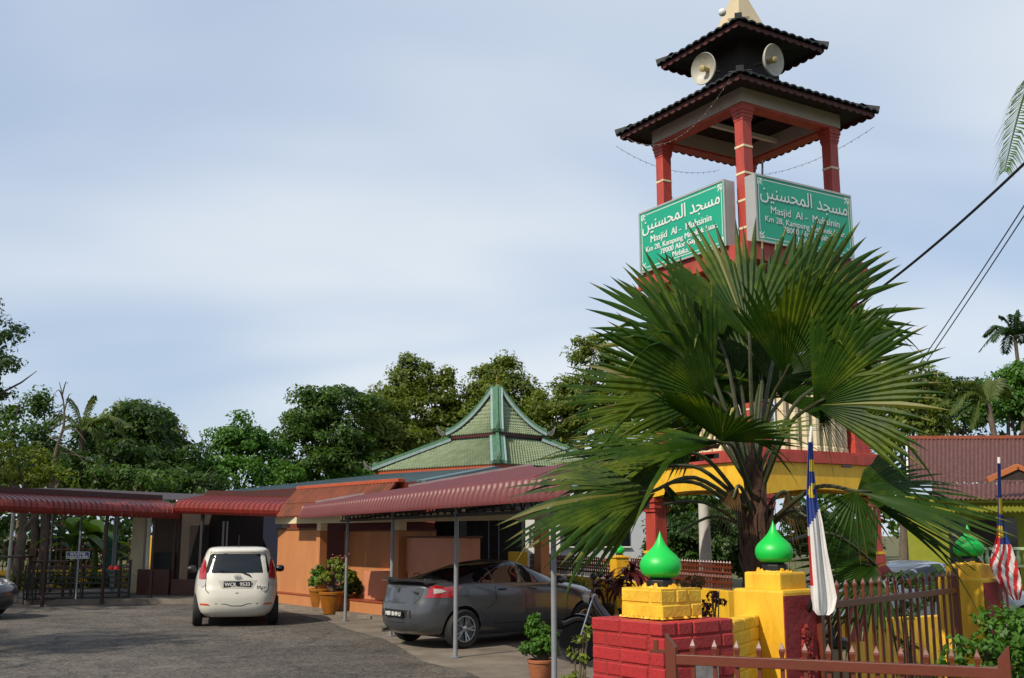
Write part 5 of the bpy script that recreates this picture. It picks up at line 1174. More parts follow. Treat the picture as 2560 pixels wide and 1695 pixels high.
a = at(20, 1390, 29.2); table('brown wooden table at the left picture edge', (a.x - .3, 29.2, .12), 1.7, .8, 1.22); a = at(135, 1396, 30); table('brown wooden table behind the shoe rack', (a.x, 30, .12), 1.0, .7, 1.08)
SH = {'black': mat('shoe_black', '#1b1a1a', .6), 'brown': mat('shoe_brown', '#5a2c22', .6), 'teal': mat('shoe_teal', '#2f6a68', .6), 'red': mat('shoe_red', '#d11f1c', .5)}
def shoe_mesh(k):
    prof = [(-.13, .0), (-.12, .05), (-.05, .055), (.03, .042), (.10, .035), (.13, .0)]; mb = MB(); rows = []
    for x, h in prof:
        w = .042 if abs(x) < .1 else .028; rows.append([V(x, -w, 0), V(x, -w * .9, h * .6), V(x, 0, h + .012), V(x, w * .9, h * .6), V(x, w, 0)])
    mb.grid(rows); mb.add(rows[0], [(0, 1, 2, 3, 4)]); mb.add(rows[-1], [(4, 3, 2, 1, 0)]); mb.add([(-.13, -.045, 0), (.14, -.045, 0), (.14, .045, 0), (-.13, .045, 0), (-.13, -.045, .015), (.14, -.045, .015), (.14, .045, .015), (-.13, .045, .015)], [(3, 2, 1, 0), (0, 1, 5, 4), (1, 2, 6, 5), (2, 3, 7, 6), (3, 0, 4, 7)])
    me = mb.mesh('shoe'); return me
SM = {k: shoe_mesh(k) for k in SH}
def shoe(k, p, rz, label, grp):
    o = link('shoe', SM[k], SH[k], None, loc=p); o.rotation_euler = (0, 0, rz); tag(o, label, 'shoe', grp)
rg = random.Random(21)
ORD = ['first', 'second', 'third', 'fourth', 'fifth', 'sixth', 'seventh', 'eighth', 'ninth']
lay = [('brown', 358), ('brown', 368), ('black', 376), ('brown', 384), ('black', 394), ('black', 403), ('teal', 412), ('black', 421), ('teal', 436)]
for i, (k, px) in enumerate(lay):
    p = onz(px, 1507 + rg.uniform(-3, 3)); p.z = 0
    lab = {'brown': 'brown slipper in the row on the ground left of the white car', 'black': 'black slipper in the row on the ground left of the white car', 'teal': 'teal slipper at the right end of the row left of the white car'}[k]
    shoe(k, p, rg.uniform(0, 6), f'{k} slipper, {ORD[i]} from left in the row left of the white car', 'slippers on the ground by the annexe')
for px, lab in ((925, 'left black shoe of the pair at the orange step'), (939, 'right black shoe of the pair at the orange step')):
    p = onz(px, 1531); p.z = .06 if False else 0.0; q = SM['black']; o = link('shoe', q, SH['black'], None, loc=p); o.scale = (1.2, 1.4, 2.6); o.rotation_euler = (0, 0, R(70)); tag(o, lab, 'shoe', 'pair of shoes at the orange step')
for px, lab in ((276, 'left red slipper on top of the shoe rack'), (290, 'right red slipper on top of the shoe rack')):
    p = at(px, 1428, 27.55); o = link('shoe', SM['red'], SH['red'], None, loc=(p.x, 27.6, .915)); o.scale = (1, 1.2, 1.6); o.rotation_euler = (0, 0, R(90)); tag(o, lab, 'shoe', 'red slippers on the rack')
for px in (718, 730):
    p = onz(px, 1507); o = link('shoe', SM['brown'], SH['brown'], None, loc=(p.x, p.y, .0)); o.rotation_euler = (0, 0, rg.uniform(0, 6)); tag(o, ('left' if px < 725 else 'right') + ' brown slipper of the pair on the ground right of the white car', 'shoe', 'slippers right of the white car')
# ------------------------------------------------------------------ foliage helpers
def leaf_cloud(C, RAD, n_clump, per, size, rs, crown_c=None, asp=.5, upb=.5):
    # C: crown ellipsoids [(centre, radii)], leaves gathered in clumps near their surfaces
    V_ = []; n_tot = 0
    out_v = []
    for (c, r) in C:
        c = np.array(c); r = np.array(r); k = max(3, int(n_clump * (r[0] * r[1] * r[2]) ** (2 / 3)))
        d = rs.normal(size=(k, 3)); d /= np.linalg.norm(d, axis=1)[:, None]
        d[:, 2] = np.where(d[:, 2] < -.5, -d[:, 2], d[:, 2])
        cc = c + d * r * (rs.uniform(.45, 1.0, (k, 1)) ** .6) * rs.uniform(.85, 1.12, (k, 1))
        rc = RAD * rs.uniform(.6, 1.35, k)
        m = per; g = rs.normal(size=(k, m, 3)); g /= np.linalg.norm(g, axis=2)[:, :, None]
        p = cc[:, None, :] + g * (rs.uniform(.25, 1, (k, m, 1)) ** .5) * rc[:, None, None] * np.array([1.15, 1.15, .75])
        nrm = g * .6 + d[:, None, :] * .5 + rs.normal(size=(k, m, 3)) * .55; nrm[:, :, 2] += upb
        p = p.reshape(-1, 3); nrm = nrm.reshape(-1, 3); nrm /= np.linalg.norm(nrm, axis=1)[:, None]
        t = np.cross(nrm, rs.normal(size=nrm.shape)); t /= np.linalg.norm(t, axis=1)[:, None] + 1e-9; b = np.cross(nrm, t)
        L = size * rs.uniform(.6, 1.35, (len(p), 1)); W = L * asp
        q = np.stack([p - t * L * .5, p + b * W * .5 - nrm * L * .08, p + t * L * .5 - np.array([0, 0, 1]) * L * .15, p - b * W * .5 - nrm * L * .08], 1)
        out_v.append(q.reshape(-1, 3))
    v = np.concatenate(out_v); return v, np.arange(len(v)).reshape(-1, 4)
def limbs(base, tops, r0, rg, mid=.5):
    mb = MB(); base = Vector(base); zt = min(t.z for t in tops); fork = base + V(rg.uniform(-.2, .2), rg.uniform(-.2, .2), (zt - base.z) * mid)
    tr_pts = catmull([base, base.lerp(fork, .5) + V(rg.uniform(-.15, .15), rg.uniform(-.15, .15), 0), fork], 4); mb.path(tr_pts, [r0 * (1.25 - .55 * i / (len(tr_pts) - 1)) for i in range(len(tr_pts))], 9)
    for t in tops:
        m = fork.lerp(t, .5) + V(rg.uniform(-.4, .4), rg.uniform(-.4, .4), rg.uniform(0, .5)); pts = catmull([fork - V(0, 0, .1), m, t], 4)
        mb.path(pts, [r0 * (.6 - .5 * i / (len(pts) - 1)) for i in range(len(pts))], 6)
        for _ in range(2):
            e = t + V(rg.uniform(-1, 1), rg.uniform(-1, 1), rg.uniform(-.2, .9)) * r0 * 5; mb.path([m.lerp(t, .4), m.lerp(e, .7) + V(0, 0, .1), e], [r0 * .25, r0 * .15, r0 * .05], 5)
    return mb
def tree(label, px, D, lobes, m, seed, leaf=.30, clump=10, per=42, rad=.55, name='broadleaf_tree', group='trees behind the hall', trunk_r=.18, cat='tree'):
    # lobes: (px, py, half-width px, half-height px, depth offset)
    rs = np.random.RandomState(seed); rg = random.Random(seed); b = at(px, 1300, D); base = V(b.x, D, 0)
    t = thing(name, label, cat, base, group=group); C = []; k = D / FPX
    for (lx, ly, hw, hh, dz) in lobes:
        c = at(lx, ly, D + dz); C.append((tuple(c), (hw * k, max(hw * k * .8, .6), hh * k)))
    for (c, r) in list(C):
        for _ in range(3):
            a = rg.uniform(-.3, 3.4); C.append(((c[0] + r[0] * .95 * math.cos(a), c[1] + r[1] * rg.uniform(-.8, .6), c[2] + r[2] * .95 * math.sin(a)), (r[0] * .42, r[1] * .42, r[2] * .42)))
    v, q = leaf_cloud(C, rad * .8, clump * 2.4, int(per * 1.7), leaf * .72, rs)
    fast('crown', v, q, m, t)
    limbs(base, [Vector(c) + V(0, 0, r[2] * .3) for c, r in C[:len(lobes)]], trunk_r, rg, .55).build('trunk', BARK, t, smooth=True)
    return t
# ------------------------------------------------------------------ trees behind
tree('dark leafy tree branch reaching in at the upper left edge', -95, 27, [(-40, 850, 75, 70, 0), (-10, 930, 52, 55, 0), (-55, 1010, 60, 50, 1), (-140, 900, 90, 110, 1)], LF_DRK, 1, .16, 16, 40, .32, trunk_r=.16)
tree('sparse light green sapling trees at the left edge', 50, 40, [(40, 1070, 50, 60, 0), (110, 1040, 42, 45, 1), (20, 1150, 60, 60, -1), (100, 1150, 60, 70, 0)], LF_MID, 2, .24, 7, 34, .5)
tree('low yellow-green undergrowth tree left of the dead trunk', 55, 36, [(40, 1180, 60, 55, 0), (-30, 1190, 60, 50, 0), (150, 1210, 60, 40, 0)], LF_YEL, 3, .2, 6, 34, .45)
tree('broad dark mango tree above the left awning', 330, 47, [(300, 1120, 110, 80, 0), (390, 1130, 90, 85, 1), (350, 1060, 62, 45, 0), (440, 1180, 60, 65, -1), (230, 1160, 80, 70, -1), (330, 1190, 130, 50, -2)], LF_DRK, 4, .30, 8, 44, .6)
tree('rounded green tree crest over the mango tree at left', 340, 52, [(345, 1045, 70, 36, 0), (290, 1070, 60, 40, 0), (400, 1080, 50, 40, 0)], LF_OLV, 5, .3, 9, 40, .55)
tree('mid green tree left of the gap, above the red awning', 600, 50, [(600, 1105, 66, 52, 0), (560, 1150, 60, 60, 0), (650, 1150, 62, 60, 1), (600, 1195, 95, 48, -1), (690, 1190, 50, 40, 0)], LF_BRT, 6, .30, 8, 42, .6)
tree('dark spreading tree at centre left of the olive trees', 800, 53, [(790, 1035, 72, 48, 0), (850, 1010, 80, 42, 1), (740, 1090, 50, 45, 0), (830, 1090, 95, 62, 0), (760, 1160, 75, 45, -1), (880, 1160, 60, 55, 0)], LF_MID, 7, .30, 8, 44, .6)
tree('pale leafed low tree over the sheet roof', 790, 53, [(800, 1180, 70, 36, 0), (740, 1200, 60, 30, 0), (870, 1195, 50, 30, 0)], LF_BRT, 8, .34, 8, 36, .5)
tree('large olive green tree left of the green roof', 960, 57, [(930, 1090, 75, 80, -1), (900, 1150, 60, 55, -1), (985, 1130, 70, 60, -1), (960, 1040, 60, 55, 0)], LF_OLV, 9, .30, 9, 44, .6)
tree('tall dark crowned tree rising left of the green roof', 1060, 60, [(1045, 945, 52, 42, 0), (1010, 985, 52, 42, 0), (1100, 985, 55, 50, 0), (1065, 1040, 90, 65, 0), (1120, 1060, 55, 60, 1), (1060, 1110, 90, 60, 0)], LF_OLV, 10, .30, 9, 44, .6)
tree('tall tree directly behind the green roof finial', 1260, 61, [(1262, 935, 46, 36, 0), (1225, 975, 55, 45, 0), (1290, 985, 50, 50, 0), (1250, 1040, 105, 60, 0), (1180, 1060, 60, 60, -1), (1330, 1060, 55, 60, 0)], LF_OLV, 11, .30, 9, 44, .6)
tree('olive tree between the green roof and the palm', 1450, 58, [(1480, 895, 56, 42, 1), (1440, 1010, 75, 52, 0), (1510, 960, 66, 60, 1), (1400, 1050, 62, 55, 0), (1480, 1070, 90, 60, 0), (1560, 1010, 60, 70, 0)], LF_OLV, 12, .30, 9, 44, .6)
tree('green tree filling the gap behind the green roof ridge', 1160, 63, [(1130, 1120, 90, 60, 0), (1230, 1110, 100, 60, 0), (1340, 1110, 90, 55, 0)], LF_MID, 13, .32, 7, 40, .6)
tree('olive tree right of the tower above the brown roof', 2250, 42, [(2240, 980, 80, 55, 0), (2300, 1010, 66, 55, 0), (2210, 1050, 70, 60, 0), (2280, 1080, 90, 55, 0), (2180, 1120, 60, 55, -1)], LF_OLV, 14, .26, 10, 44, .5, group='trees right of the tower')
tree('dark tree behind the brown roof at right', 2400, 50, [(2380, 985, 75, 42, 0), (2440, 1000, 66, 48, 0), (2390, 1060, 110, 55, 0)], LF_DRK, 15, .30, 9, 42, .55, group='trees right of the tower')
tree('bright green tree at the right edge above the brown roof', 2540, 40, [(2530, 975, 62, 52, 0), (2570, 960, 60, 60, 0), (2520, 1045, 60, 45, 0), (2580, 1050, 70, 50, 0)], LF_BRT, 16, .25, 11, 44, .45, group='trees right of the tower')
tree('glossy dark hedge tree seen under the tower arch', 1760, 26, [(1720, 1350, 62, 50, 0), (1800, 1340, 66, 52, 0), (1690, 1400, 50, 40, 0), (1800, 1410, 70, 40, 0), (1880, 1380, 50, 60, 0), (1640, 1380, 40, 50, 0)], LF_DRK, 17, .2, 20, 44, .32, trunk_r=.08, group='trees right of the tower')
tree('dark shrub mass right of the palm trunk behind the gate', 2010, 24, [(1990, 1350, 50, 60, 0), (2060, 1370, 60, 60, 0), (2120, 1400, 60, 45, 0)], LF_DRK, 18, .2, 18, 44, .32, trunk_r=.06, group='trees right of the tower')
# outside the view: the car park's dappling tree, one added to darken the awning
def shade_tree(label, x, y, z, r, seed):
    rs = np.random.RandomState(seed); rg = random.Random(seed); t = thing('broadleaf_tree', label, 'tree', (x, y, 0), group='trees left of the car park')
    C = [((x + rs.uniform(-1, 1) * r, y + rs.uniform(-1, 1) * r, z + rs.uniform(-.5, .5) * r), (r * .55, r * .55, r * .4)) for _ in range(9)]
    v, q = leaf_cloud(C, .7, 9, 40, .34, rs); fast('crown', v, q, LF_DRK, t); limbs((x, y, 0), [Vector(c) for c, _ in C], .24, rg, .55).build('trunk', BARK, t, smooth=True)
shade_tree('added tree outside the view blocking sun from the left awning', -20.8, 27.5, 9.0, 4.6, 31)
shade_tree('shade tree outside the view dappling the car park', -19.5, 8.5, 9.0, 3.6, 32)
tree('low mixed thicket above the long left awning', 150, 41, [(60, 1215, 110, 45, 0), (200, 1200, 90, 55, 0), (330, 1215, 100, 42, 0), (120, 1160, 60, 50, 1)], LF_MID, 41, .26, 9, 40, .5)
tree('low thicket in the gap left of the bright green tree', 470, 44, [(430, 1215, 60, 40, 0), (500, 1222, 60, 28, 0)], LF_DRK, 42, .26, 9, 40, .5)
# backdrop of far wood
wd_ = []
rs = np.random.RandomState(77)
for i in range(46):
    x = rs.uniform(-62, 70); wd_.append(((x, rs.uniform(66, 84), rs.uniform(2.0, 5.2)), (rs.uniform(3, 5), 3, rs.uniform(2.5, 4))))
v, q = leaf_cloud(wd_, 1.0, 2.2, 40, .6, rs); o = fast('far_wood', v, q, LF_MID); tag(o, 'far-off dense green wood behind all the buildings', 'wood', kind='stuff')
# dead tree
rg = random.Random(4); mb = MB(); b = at(150, 1240, 38); base = V(b.x - .3, 38, 0)
dt = thing('dead_tree', 'leaning bare dead tree trunk with twigs above the left awning', 'tree', base, group='trees behind the hall')
P = [base, at(125, 1230, 38), at(140, 1130, 38), at(160, 1060, 38), at(158, 1000, 38), at(148, 955, 38)]; pp_ = catmull(P, 4); mb.path(pp_, [.10 - .09 * i / (len(pp_) - 1) for i in range(len(pp_))], 8)
for s, e in ((9, (250, 1210)), (11, (215, 1105)), (13, (120, 1050)), (14, (180, 985)), (16, (135, 985)), (17, (170, 960)), (8, (300, 1200)), (10, (100, 1130))):
    e3 = at(e[0], e[1], 38 + rg.uniform(-1, 1)); mb.path(catmull([pp_[s], pp_[s].lerp(e3, .5) + V(0, 0, .25), e3], 4), [.03 - .003 * i for i in range(9)], 5)
mb.build('trunk', BARK, dt, smooth=True)
# ------------------------------------------------------------------ pinnate palms
def frond(mb, p0, p1, droop, L, n, rg, w=.05, spread=.9):
    p0 = Vector(p0); p1 = Vector(p1); mid = p0.lerp(p1, .5) + V(0, 0, droop); pts = catmull([p0, mid, p1], 12); mb.path(pts, [.03 - .025 * i / (len(pts) - 1) for i in range(len(pts))], 5)
    for i in range(n):
        t = .12 + .88 * i / n; k = t * (len(pts) - 1); j = min(int(k), len(pts) - 2); p = pts[j].lerp(pts[j + 1], k - j); d = (pts[j + 1] - pts[j]).normalized(); s = d.cross(V(0, 0, 1)); s = s.normalized() if s.length > .01 else V(1, 0, 0)
        ll = L * (math.sin(math.pi * min(1, t * .85 + .12)) ** .6) * rg.uniform(.85, 1.1)
        for sg in (-1, 1):
            q = (d * .55 + s * sg * spread + V(0, 0, rg.uniform(-.05, .15))).normalized(); a = p; m_ = p + q * ll * .5; e = p + q * ll - V(0, 0, ll * .42 * rg.uniform(.6, 1.3)); wv = d * w * .5
            mb.add([a - wv * .4, a + wv * .4, m_ + wv, m_ - wv, e], [(0, 1, 2, 3), (3, 2, 4)])
def feather_palm(label, base, crown, m, fr, L, n, tr, w, seed, group):
    rg = random.Random(seed); t = thing('feather_palm', label, 'palm', base, group=group); base = Vector(base); crown = Vector(crown)
    MB().path(catmull([base, base.lerp(crown, .5) + V(.1, 0, 0), crown], 5), [tr * (1.3 - .5 * i / 10) for i in range(11)], 10).build('trunk', BARK, t, smooth=True)
    for (dx, dy, dz, dr) in fr:
        mb = MB(); frond(mb, crown, crown + V(dx, dy, dz), dr, L, n, rg, w); mb.build('frond', m, t, recalc=False)
c = at(2537, 838, 46); rg = random.Random(8)
feather_palm('slender areca palm with small crown against sky at right', (c.x, 46, 0), c, leafmat('leaf_areca', '#3d5a2a', '#22381a'), [(1.5 * math.cos(a), 1.5 * math.sin(a), z, .45) for a, z in [(i * .72, rg.uniform(-.75, .55)) for i in range(11)]] + [(.2, 0, 1.1, .1), (-.5, .2, .9, .2)], .42, 26, .09, .10, 1, 'palms in the distance')
c = at(205, 1075, 44)
feather_palm('shaggy coconut palm above the left trees', (c.x, 44, 0), c, LF_COCO, [(-.6, 0, 1.3, .2), (.4, 0, 1.4, .2), (1.9, .3, -.4, .7), (2.2, -.3, .1, .5), (-1.7, .2, .0, .6), (1.3, -.4, -1.2, .6), (-1.0, -.5, -1.0, .6)], .6, 34, .12, .07, 2, 'palms in the distance')
c = at(2470, 1010, 38)
feather_palm('pale drooping coconut fronds over the brown roof at right', (c.x + .5, 38, 0), c, LF_COCO, [(-1.4, 0, -.35, .55), (-.9, 0, .8, .3), (-.7, 0, -.9, .5), (.9, .2, .3, .5), (.5, .3, .9, .3)], .6, 34, .12, .07, 3, 'palms in the distance')
# near coconut frond at the upper right edge
p0 = at(2630, 140, 15); cp0 = V(p0.x, 15, p0.z)
feather_palm('large coconut palm frond hanging in at the upper right edge', (cp0.x + .6, 15.5, 0), cp0, leafmat('leaf_coconut_green', '#5f7a2e', '#3a531a'), [tuple(at(2510, 430, 14.8) - cp0) + (.36,), tuple(at(2900, 420, 15.5) - cp0) + (.5,), tuple(at(2930, -120, 15.5) - cp0) + (.3,)], .62, 62, .15, .032, 4, 'palms in the distance')
# banana plants behind the left awning
def blade(mb, p, d, L, W, droop, n=9, fold=.18):
    d = Vector(d).normalized(); s = d.cross(V(0, 0, 1)); s = s.normalized() if s.length > .05 else V(1, 0, 0); rows = []
    for i in range(n + 1):
        t = i / n; q = Vector(p) + d * L * t - V(0, 0, droop * L * t * t); w = W * math.sin(math.pi * min(.985, .06 + t * .93)) ** .7; up_ = s.cross(d); rows.append([q - s * w + up_ * w * fold, q, q + s * w + up_ * w * fold])
    mb.grid(rows)
for i, (px, py, D, lab) in enumerate(((180, 1330, 35.0, 'banana plant with broad pale leaves under the left awning'), (235, 1320, 35.6, 'banana plant nearest the pale column behind the rack'))):
    c = at(px, 1400, D); t = thing('banana_plant', lab, 'plant', (c.x, D, 0), group='banana plants behind the rack'); rg = random.Random(i)
    MB().path([(c.x, D, 0), (c.x + .05, D, .9), (c.x, D, 1.7)], [.12, .1, .05], 10).build('stem', LF_YEL, t, smooth=True)
    for k in range(8):
        a = k * 2.4; mb = MB(); blade(mb, (c.x, D, 1.2 + .08 * k), (math.cos(a), math.sin(a) * .6, rg.uniform(.3, 1.4)), rg.uniform(1.1, 1.7), .26, rg.uniform(.35, .8)); mb.build('leaf', LF_MID, t, recalc=False, smooth='all')
# undergrowth mass behind the annexe
rs = np.random.RandomState(5); C = [((rs.uniform(-19, -9), rs.uniform(38, 41), rs.uniform(.4, 1.8)), (1.2, 1, 1.0)) for i in range(22)]
v, q = leaf_cloud(C, .4, 8, 36, .24, rs); o = fast('undergrowth', v, q, LF_DRK); tag(o, 'dark undergrowth behind the yellow wall under the left awning', 'shrubs', kind='stuff')
rs = np.random.RandomState(6); C = [((rs.uniform(-17.5, -11.3), rs.uniform(34.3, 34.9), rs.uniform(.1, .45)), (.5, .3, .32)) for i in range(22)]
v, q = leaf_cloud(C, .22, 20, 34, .14, rs); o = fast('dimming_hedge', v, q, LF_DRK); tag(o, 'low dark hedge added to dim the far yellow wall at left', 'hedge', kind='stuff')  # hedge added to dim the bright wall behind it
for i, (px, lab) in enumerate(((84, 'left of two pale tree trunks seen under the left awning'), (108, 'right of two pale tree trunks seen under the left awning'))):
    a = at(px, 1400, 37.5); o = MB().path([(a.x - .15, 37.5, 0), (a.x, 37.5, 1.5), (a.x - .1, 37.4, 3.2)], [.17, .14, .12], 10).build('tree_trunk', BARK, None, smooth=True); tag(o, lab, 'tree trunk', 'pale trunks under the left awning')
# ------------------------------------------------------------------ potted plants and shrubs
POT = [(.6, 0), (.66, .02), (.82, .3), (.97, .7), (1.0, .86), (1.09, .88), (1.09, .97), (1.0, 1.0), (.92, .97), (.9, .84)]
def pot(t, c, r, h, m): MB().lathe([(a * r, b * h) for a, b in POT], 24, c).build('pot', m, t, smooth=True); MB().lathe([(.9 * r, .86 * h), (.01, .88 * h)], 18, c).build('soil', SOIL, t)
def bush(t, c, lobes, m, n, size, seed, rad=.12, per=30, name='foliage'):
    rs = np.random.RandomState(seed); C = [((c[0] + a, c[1] + b, c[2] + d_), (r, r, r2)) for a, b, d_, r, r2 in lobes]; v, q = leaf_cloud(C, rad, n, per, size, rs, asp=.55); fast(name, v, q, m, t)
    mb = MB(); rg = random.Random(seed)
    for a, b, d_, r, r2 in lobes:
        for k in range(4): mb.path([c, V(c[0] + a * .5 + rg.uniform(-.05, .05), c[1] + b * .5, c[2] + d_ * .5), V(c[0] + a + rg.uniform(-r, r) * .6, c[1] + b, c[2] + d_ + r2 * .5)], [.014, .01, .005], 5)
    mb.build('stems', BARK, t)
PL = [(745 + 45, 1528, 'brown glazed pot with leafy shrub nearest the orange wall', LF_BRT, .27, .50, 0), (823, 1537, 'brown glazed pot with pink flowering shrub, front of the three', LF_YEL, .27, .50, 1), (866, 1534, 'dark brown pot with dense green shrub beside the carport post', LF_MID, .24, .42, 2)]
for i, (px, py, lab, m, r, h, sd_) in enumerate(PL):
    p = onz(px, py); p.y += (.55, .25, .5)[i]; t = thing('potted_shrub', lab, 'potted plant', p, group='three pots by the carport post'); pot(t, p, r, h, GLAZE)
    c = V(p.x, p.y, h)
    if i == 0: bush(t, c, [(0, 0, .3, .2, .24), (-.1, 0, .15, .2, .15)], m, 420, .075, 3, .09, 44)
    if i == 1:
        bush(t, c, [(-.15, 0, .22, .22, .2), (.15, 0, .42, .2, .25), (.05, 0, .62, .16, .16), (.3, 0, .3, .18, .18)], m, 380, .07, 4, .085, 40)
        fl = MB(); rg = random.Random(3)
        for k in range(40): q = c + V(rg.uniform(-.1, .4), rg.uniform(-.25, .1), rg.uniform(.15, .85)); fl.lathe([(.004, -.02), (.022, 0), (.004, .015)], 5, q)
        fl.build('flowers', mat('pink_flower', '#c06a70', .6), t)
    if i == 2: bush(t, c, [(0, 0, .25, .26, .26), (.12, 0, .1, .22, .16), (-.15, .1, .4, .2, .2)], m, 420, .07, 5, .09, 44)
p = onz(1352, 1712); t = thing('potted_shrub', 'terracotta pot with upright glossy shrub in front of the carport post', 'potted plant', p); pot(t, p, .155, .30, TERRA)
mbs = MB()
for k in range(5): mbs.lathe([(.125 + .008 * k, .05 + .04 * k), (.133 + .008 * k, .055 + .04 * k), (.125 + .008 * k, .06 + .04 * k)], 22, p)
c = V(p.x, p.y, .28); bush(t, c, [(0, 0, .2, .17, .18), (-.06, 0, .38, .10, .16), (.1, 0, .28, .10, .14), (-.12, 0, .12, .12, .1), (.13, 0, .1, .09, .1)], LF_BRT, 1300, .05, 6, .055, 44)
def rosette(label, c, m, potm, pr, ph, canes, L, W, seed, group='pots along the low yellow wall'):
    rg = random.Random(seed); t = thing('potted_cordyline', label, 'potted plant', c, group=group); c = Vector(c); pot(t, c, pr, ph, potm); st_ = MB(); lf = MB()
    for (dx, h) in canes:
        e = c + V(dx, rg.uniform(-.1, .1), ph + h); st_.path([c + V(dx * .2, 0, ph * .8), c + V(dx * .5, 0, ph + h * .5), e], [.016, .013, .01], 6)
        for k in range(20):
            a = k * 2.4; z = rg.uniform(-.2, 1.3); blade(lf, e + V(0, 0, -.02 * (20 - k) * .4), (math.cos(a), math.sin(a), z), L * rg.uniform(.7, 1.1), W, rg.uniform(.3, .9), 7)
    st_.build('canes', BARK, t); lf.build('leaves', m, t, recalc=False, smooth='all')
z0 = .24
def ledge(px, D): a = at(px, 1400, D); return (a.x, D, z0)
rosette('yellow-green dracaena in a terracotta pot by the yellow wall', ledge(1456, 21.5), LF_YEL, TERRA, .17, .3, [(0, .35)], .62, .022, 1)
rosette('dark red cordyline in a black pot, left of two', ledge(1514, 20.0), LF_PNK, BLKP, .17, .30, [(-.18, .35), (.06, .5), (.2, .35)], .40, .04, 2)
rosette('dark red cordyline, taller right one before the small globe', ledge(1566, 19.2), LF_PNK, BLKP, .16, .28, [(0, .62), (.12, .75), (-.1, .5)], .42, .042, 3)
c = at(1424, 1480, 21.6); t = thing('potted_shrub', 'round black pot with low green foliage beyond the sedan bonnet', 'potted plant', (c.x, 21.6, .24)); MB().lathe([(.1, .24), (.16, .34), (.19, .55), (.18, .72), (.15, .76)], 20, (c.x, 21.6, 0)).build('pot', BLKP, t, smooth=True); bush(t, V(c.x, 21.6, .76), [(0, 0, .1, .2, .1), (.15, 0, .06, .15, .06), (-.15, 0, .06, .15, .06)], LF_MID, 70, .06, 8, .07)
def shrub(label, px, py, D, lobes, m, n, size, seed, rad=.12, per=30, group=None, name='shrub'):
    p = at(px, py, D); t = thing(name, label, 'shrub', (p.x, D, 0), group=group); bush(t, V(p.x, D, 0), lobes, m, n, size, seed, rad, per); return t
shrub('leafy green bush in the lower right corner', 2500, 1600, 6.6, [(-.1, 0, 1.02, .2, .18), (.12, .1, 1.16, .24, .18), (-.05, 0, .75, .3, .3), (.3, .1, .98, .3, .3), (-.2, 0, .86, .14, .2), (.2, 0, .6, .4, .3), (.42, .2, 1.22, .2, .16)], LF_BRT, 330, .05, 11, .10, 44)
shrub('yellow-leaved twig shrub beside the red pier', 1445, 1600, 8.2, [(0, 0, .85, .09, .22), (.05, 0, 1.0, .06, .16), (-.06, 0, .7, .08, .12)], LF_YEL, 160, .05, 12, .05, 16)
shrub('purple-leaved shrub behind the yellow brick wall', 1772, 1520, 12, [(0, 0, .95, .2, .2), (.1, 0, 1.12, .14, .14), (-.1, 0, .8, .15, .2)], LF_PNK, 110, .06, 13, .07, 26)
shrub('dry reddish grass tuft behind the near green globe', 1702, 1450, 14, [(0, 0, 1.1, .2, .1), (.1, 0, 1.18, .2, .08)], leafmat('dry_leaf', '#7b5a34', '#4c4526'), 80, .12, 14, .08, 20)
shrub('vine covered column of dark leaves behind the tall gate', 2262, 1560, 9.6, [(0, 0, .3, .1, .3), (0, 0, .65, .1, .3), (0, 0, 1.0, .1, .25), (.02, 0, 1.25, .12, .2)], LF_DRK, 160, .05, 15, .06, 24)
shrub('dark green shrubbery behind the tall gate by the right pier', 2330, 1500, 13.5, [(0, 0, 1.2, .35, .25), (-.4, 0, 1.05, .35, .3), (.45, 0, 1.1, .35, .35), (-.8, .3, 1.2, .3, .3)], LF_DRK, 60, .1, 16, .14, 30)
# strap-leaved ground plants inside the gate and at the red pier's foot
def strap(label, px, D, n, L, W, m, seed, z=0, dy=.6):
    c = at(px, 1400, D); t = thing('strap_leaf_plant', label, 'plant', (c.x, D, z)); rg = random.Random(seed)
    for k in range(n):
        mb = MB(); a = rg.uniform(0, 6.28); blade(mb, (c.x + rg.uniform(-.1, .1), D + rg.uniform(-.1, .1), z), (math.cos(a), math.sin(a) * dy, rg.uniform(.9, 2.6)), L * rg.uniform(.6, 1.1), W, rg.uniform(.25, .7), 8); mb.build('leaf', m, t, recalc=False, smooth='all')
strap('broad strap-leaved plant behind the tall gate', 2205, 9.3, 16, 1.15, .05, LF_MID, 1)
strap('strap-leaved plant beside the right yellow pier', 2340, 10.3, 12, 1.2, .06, LF_DRK, 2)
strap('yellow-tipped low plant at the foot of the red pier', 1462, 7.6, 12, .75, .035, LF_YEL, 3)
strap('green strap plant beside the stone jar', 2150, 10.2, 12, 1.0, .045, LF_BRT, 4)
